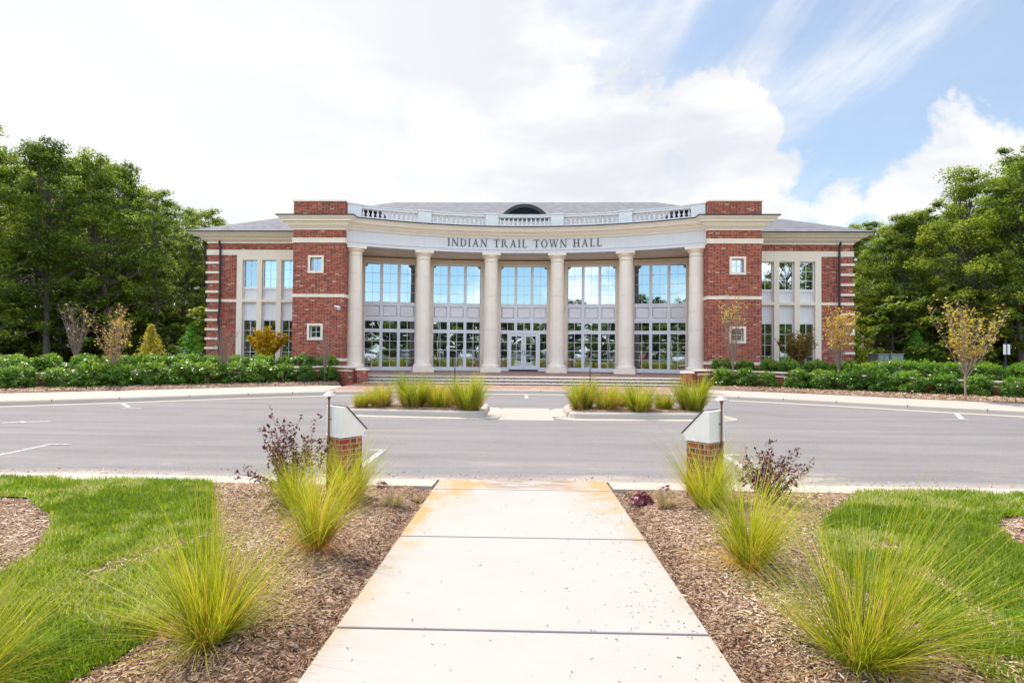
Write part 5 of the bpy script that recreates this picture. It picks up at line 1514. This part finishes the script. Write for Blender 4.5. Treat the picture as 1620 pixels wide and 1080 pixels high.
sapling(-13.5, 29.3, .65, 2.1, 68, 'small golden-yellow maple in front of the left wing windows', 6500, 'gold', .075, 1.05, 20, .08, name='golden_maple', twigs=7)
sapling(13.95, 29.3, .65, 2.15, 69, 'small bronze-green maple in front of the right wing windows', 3200, 'rust', .065, 1.0, 18, .12, name='bronze_maple', twigs=7)
def conifer(x, y, H, R, mat, seed, label):
    rg = np.random.default_rng(seed); root = empty('conifer', (x, y, .35)); tag(root, label, 'tree', 'small conifers behind the hedges')
    b = MB(); b.tube([(0, 0, 0), (0, 0, H)], [.06, .01], 6); C, Nn, T = [], [], []
    nb = 90
    for i in range(nb):
        f = i/nb; z = .15+(H-.2)*f; rr = R*(1-f)**.8*rg.uniform(.7, 1.1); a = i*2.4; k = 45
        t = rg.uniform(.1, 1, k); c = np.stack([rr*t*cos(a), rr*t*sin(a), z+rr*t*.25-.12*t], 1)+rg.normal(0, .055, (k, 3)); C.append(c)
        Nn.append(rg.normal(0, .4, (k, 3))+np.array([cos(a)*.4, sin(a)*.4, .8])); T.append(np.clip(rg.normal(.45, .2, k)+.2*t-.1, 0, 1))
        if i % 3 == 0: b.tube([(0, 0, z), (rr*.8*cos(a), rr*.8*sin(a), z+rr*.15)], [.012, .004], 4)
    o = b.build('trunk', M['bark']); o.parent = root
    C = np.concatenate(C); V, F = leaves(rg, C, np.concatenate(Nn), rg.uniform(.03, .07, len(C)), .45)
    link('crown', npmesh('crown', V, F, np.repeat(np.concatenate(T), 4)), M[mat], root)
conifer(-20.4, 30.5, 2.75, 1.15, 'confyel', 71, 'bronze-yellow conifer behind the left hedge')
conifer(-19.9, 33.5, 3.0, 1.3, 'conifer', 72, 'bright green conifer left of the wing')
conifer(24.3, 36, 2.9, 1.3, 'conifer', 73, 'bright green conifer in front of the right wood')
conifer(21.2, 37, 2.9, 1.1, 'leafyel', 74, 'yellow-green conifer beside the right wing')

# ------------------------------------------------------------------ vehicles, utilities, sign, flags
def sedan_parts(paint):
    root = empty('parked_car', (0, 0, 0))
    b = MB(); prof = [(-2.25, .45), (-2.28, .62), (-2.2, .86), (-1.65, .95), (-1.0, 1.38), (-.55, 1.46), (.35, 1.45), (1.05, 1.02), (1.9, .90), (2.2, .72), (2.25, .45), (1.8, .26), (-1.8, .26)]
    half = lambda x, z: .88 if z < .98 else .88-(z-.98)*.42
    k = len(prof)
    b.add([(x, -half(x, z), z) for x, z in prof]+[(x, half(x, z), z) for x, z in prof], [tuple(range(k)), tuple(range(2*k-1, k-1, -1))]+[(i, (i+1) % k, (i+1) % k+k, i+k) for i in range(k)])
    b.build('body', paint, root, bevel=.05)
    w = MB()
    w.add([(1.0, -.80, 1.06), (1.0, .80, 1.06), (.42, .70, 1.42), (.42, -.70, 1.42)], [(0, 1, 2, 3)])
    w.v = [(x+.03, y, z+.02) for x, y, z in w.v]
    w.build('windscreen', M['carglass'], root)
    w = MB(); w.add([(-1.6, -.80, 1.0), (-1.6, .80, 1.0), (-1.05, .70, 1.36), (-1.05, -.70, 1.36)], [(0, 1, 2, 3)]); w.v = [(x-.04, y, z+.02) for x, y, z in w.v]; w.build('rear_window', M['carglass'], root)
    for s in (-1, 1):
        w = MB(); w.add([(-1.4, s*.885, 1.0), (.9, s*.885, 1.0), (.35, s*.72, 1.39), (-.9, s*.72, 1.39)], [(0, 1, 2, 3)]); w.build('side_window', M['carglass'], root)
        w = MB(); w.box(2.14, 2.27, *sorted((s*.5, s*.82)), .66, .78); w.build('headlight', M['lampglass'], root)
        for xw in (-1.38, 1.4):
            w = MB(); w.tube([(xw, s*.70, .33), (xw, s*.91, .33)], .33, 18); t = w.build('wheel', M['tyre'], root)
            w = MB(); w.tube([(xw, s*.90, .33), (xw, s*.925, .33)], .21, 14); w.build('rim', M['rim'], t)
    return root
def recolor(c, paint):
    for ch in c.children:
        if ch.name.startswith('body'):
            ch.data = ch.data.copy(); ch.data.materials.clear(); ch.data.materials.append(paint)
car = sedan_parts(M['carwhite'])
car.location = (-23.8, 38.5, .17); car.rotation_euler = (0, 0, radians(170))
tag(car, 'white car parked left of the hall behind the bronze conifer', 'car', 'parked cars')
cars = [(-22.6, 43.5, .17, 20, None, 'white car partly hidden by the green conifer left of the wing'), (25.4, 44, .17, 150, M['cargrey'], 'grey car behind the hedge near the utility boxes')]
for i in range(9):
    cars.append((-24+i*6, -25.5, .17, 90+180*(i % 2)*0, [None, M['cargrey'], M['carred'], None, M['cargrey']][i % 5], '%s car from the west on the rear road, mirrored in the windows' % ORD[i]))
for x, y, z, rz, p, lb in cars:
    c = copy_tree(car); c.location = (x, y, z); c.rotation_euler = (0, 0, radians(rz)); c['label'] = lb
    if p: recolor(c, p)
tr = empty('box_trailer', (-21.5, 38.9, .17)); tag(tr, 'white box trailer standing just left of the wing', 'trailer')
b = MB(); b.box(-22.2, -20.8, 38.2, 40.8, .75, 1.95); b.build('box', M['carwhite'], tr, bevel=.03)
for yy in (38.9, 40.1):
    b = MB(); b.tube([(-22.25, yy, .45), (-22.0, yy, .45)], .3, 14); b.build('wheel', M['tyre'], tr)
for i, (x, w) in enumerate(((20.75, .62), (21.50, .72))):
    u = empty('utility_cabinet', (x, 34, .15)); tag(u, ['left green-grey utility cabinet behind the right hedge', 'right green-grey utility cabinet behind the right hedge'][i], 'utility box', 'utility cabinets by the right wing')
    b = MB(); b.box(x-w/2, x+w/2, 33.5, 34.5, .1, 1.70); b.box(x-w/2-.03, x+w/2+.03, 33.46, 34.53, 1.70, 1.76); b.build('cabinet', M['utility'], u, bevel=.012)
    b = MB()
    for k in range(2):
        b.box(x-w/2+.05+k*(w/2-.02), x-w/2+.05+k*(w/2-.02)+w/2-.08, 33.475, 33.499, .65, 1.62)
    d0 = b.build('door', M['utility'], u); q = MB(); q.box(x-.03, x+.03, 33.44, 33.474, 1.2, 1.32); q.build('latch', M['dark'], d0)
sg = empty('sign_post', (21.4, 26, .5)); tag(sg, 'black post with a small white sign board at the far right edge of the wood', 'sign')
b = MB(); b.tube([(21.4, 26, .5), (21.4, 26, 2.4)], .035, 8); b.build('post', M['dark'], sg)
for k in (-1, 1):
    b = MB(); b.box(21.4+k*.085-.055, 21.4+k*.085+.055, 25.92, 25.945, 1.75, 2.2); b.build('board', M['signwhite'], sg, bevel=.004)
for i, (x, y, mt) in enumerate(((-3.2, -9, 'flagred'), (0, -10.5, 'signwhite'), (3.2, -9, 'flagblue'))):
    f = empty('flagpole', (x, y, .15)); tag(f, 'white flagpole with a %s flag behind the viewpoint, mirrored in the doors' % ('red', 'white', 'blue')[i], 'flagpole', 'flagpoles on the lawn')
    b = MB(); b.tube([(x, y, .1), (x, y, 8.2)], [.06, .035], 10); b.lathe([(.02, 8.2), (.07, 8.26), (.07, 8.32), (.01, 8.38)], x, y, 10); b.build('pole', M['pole'], f)
    vs = [(x+.04+.11*c, y+.08*sin(c*.9), 8.0-r*.95-.03*c) for r in (0, 1) for c in range(10)]
    b = MB(); b.add(vs, [(c, c+1, c+11, c+10) for c in range(9)]); b.build('flag', M[mt], f)
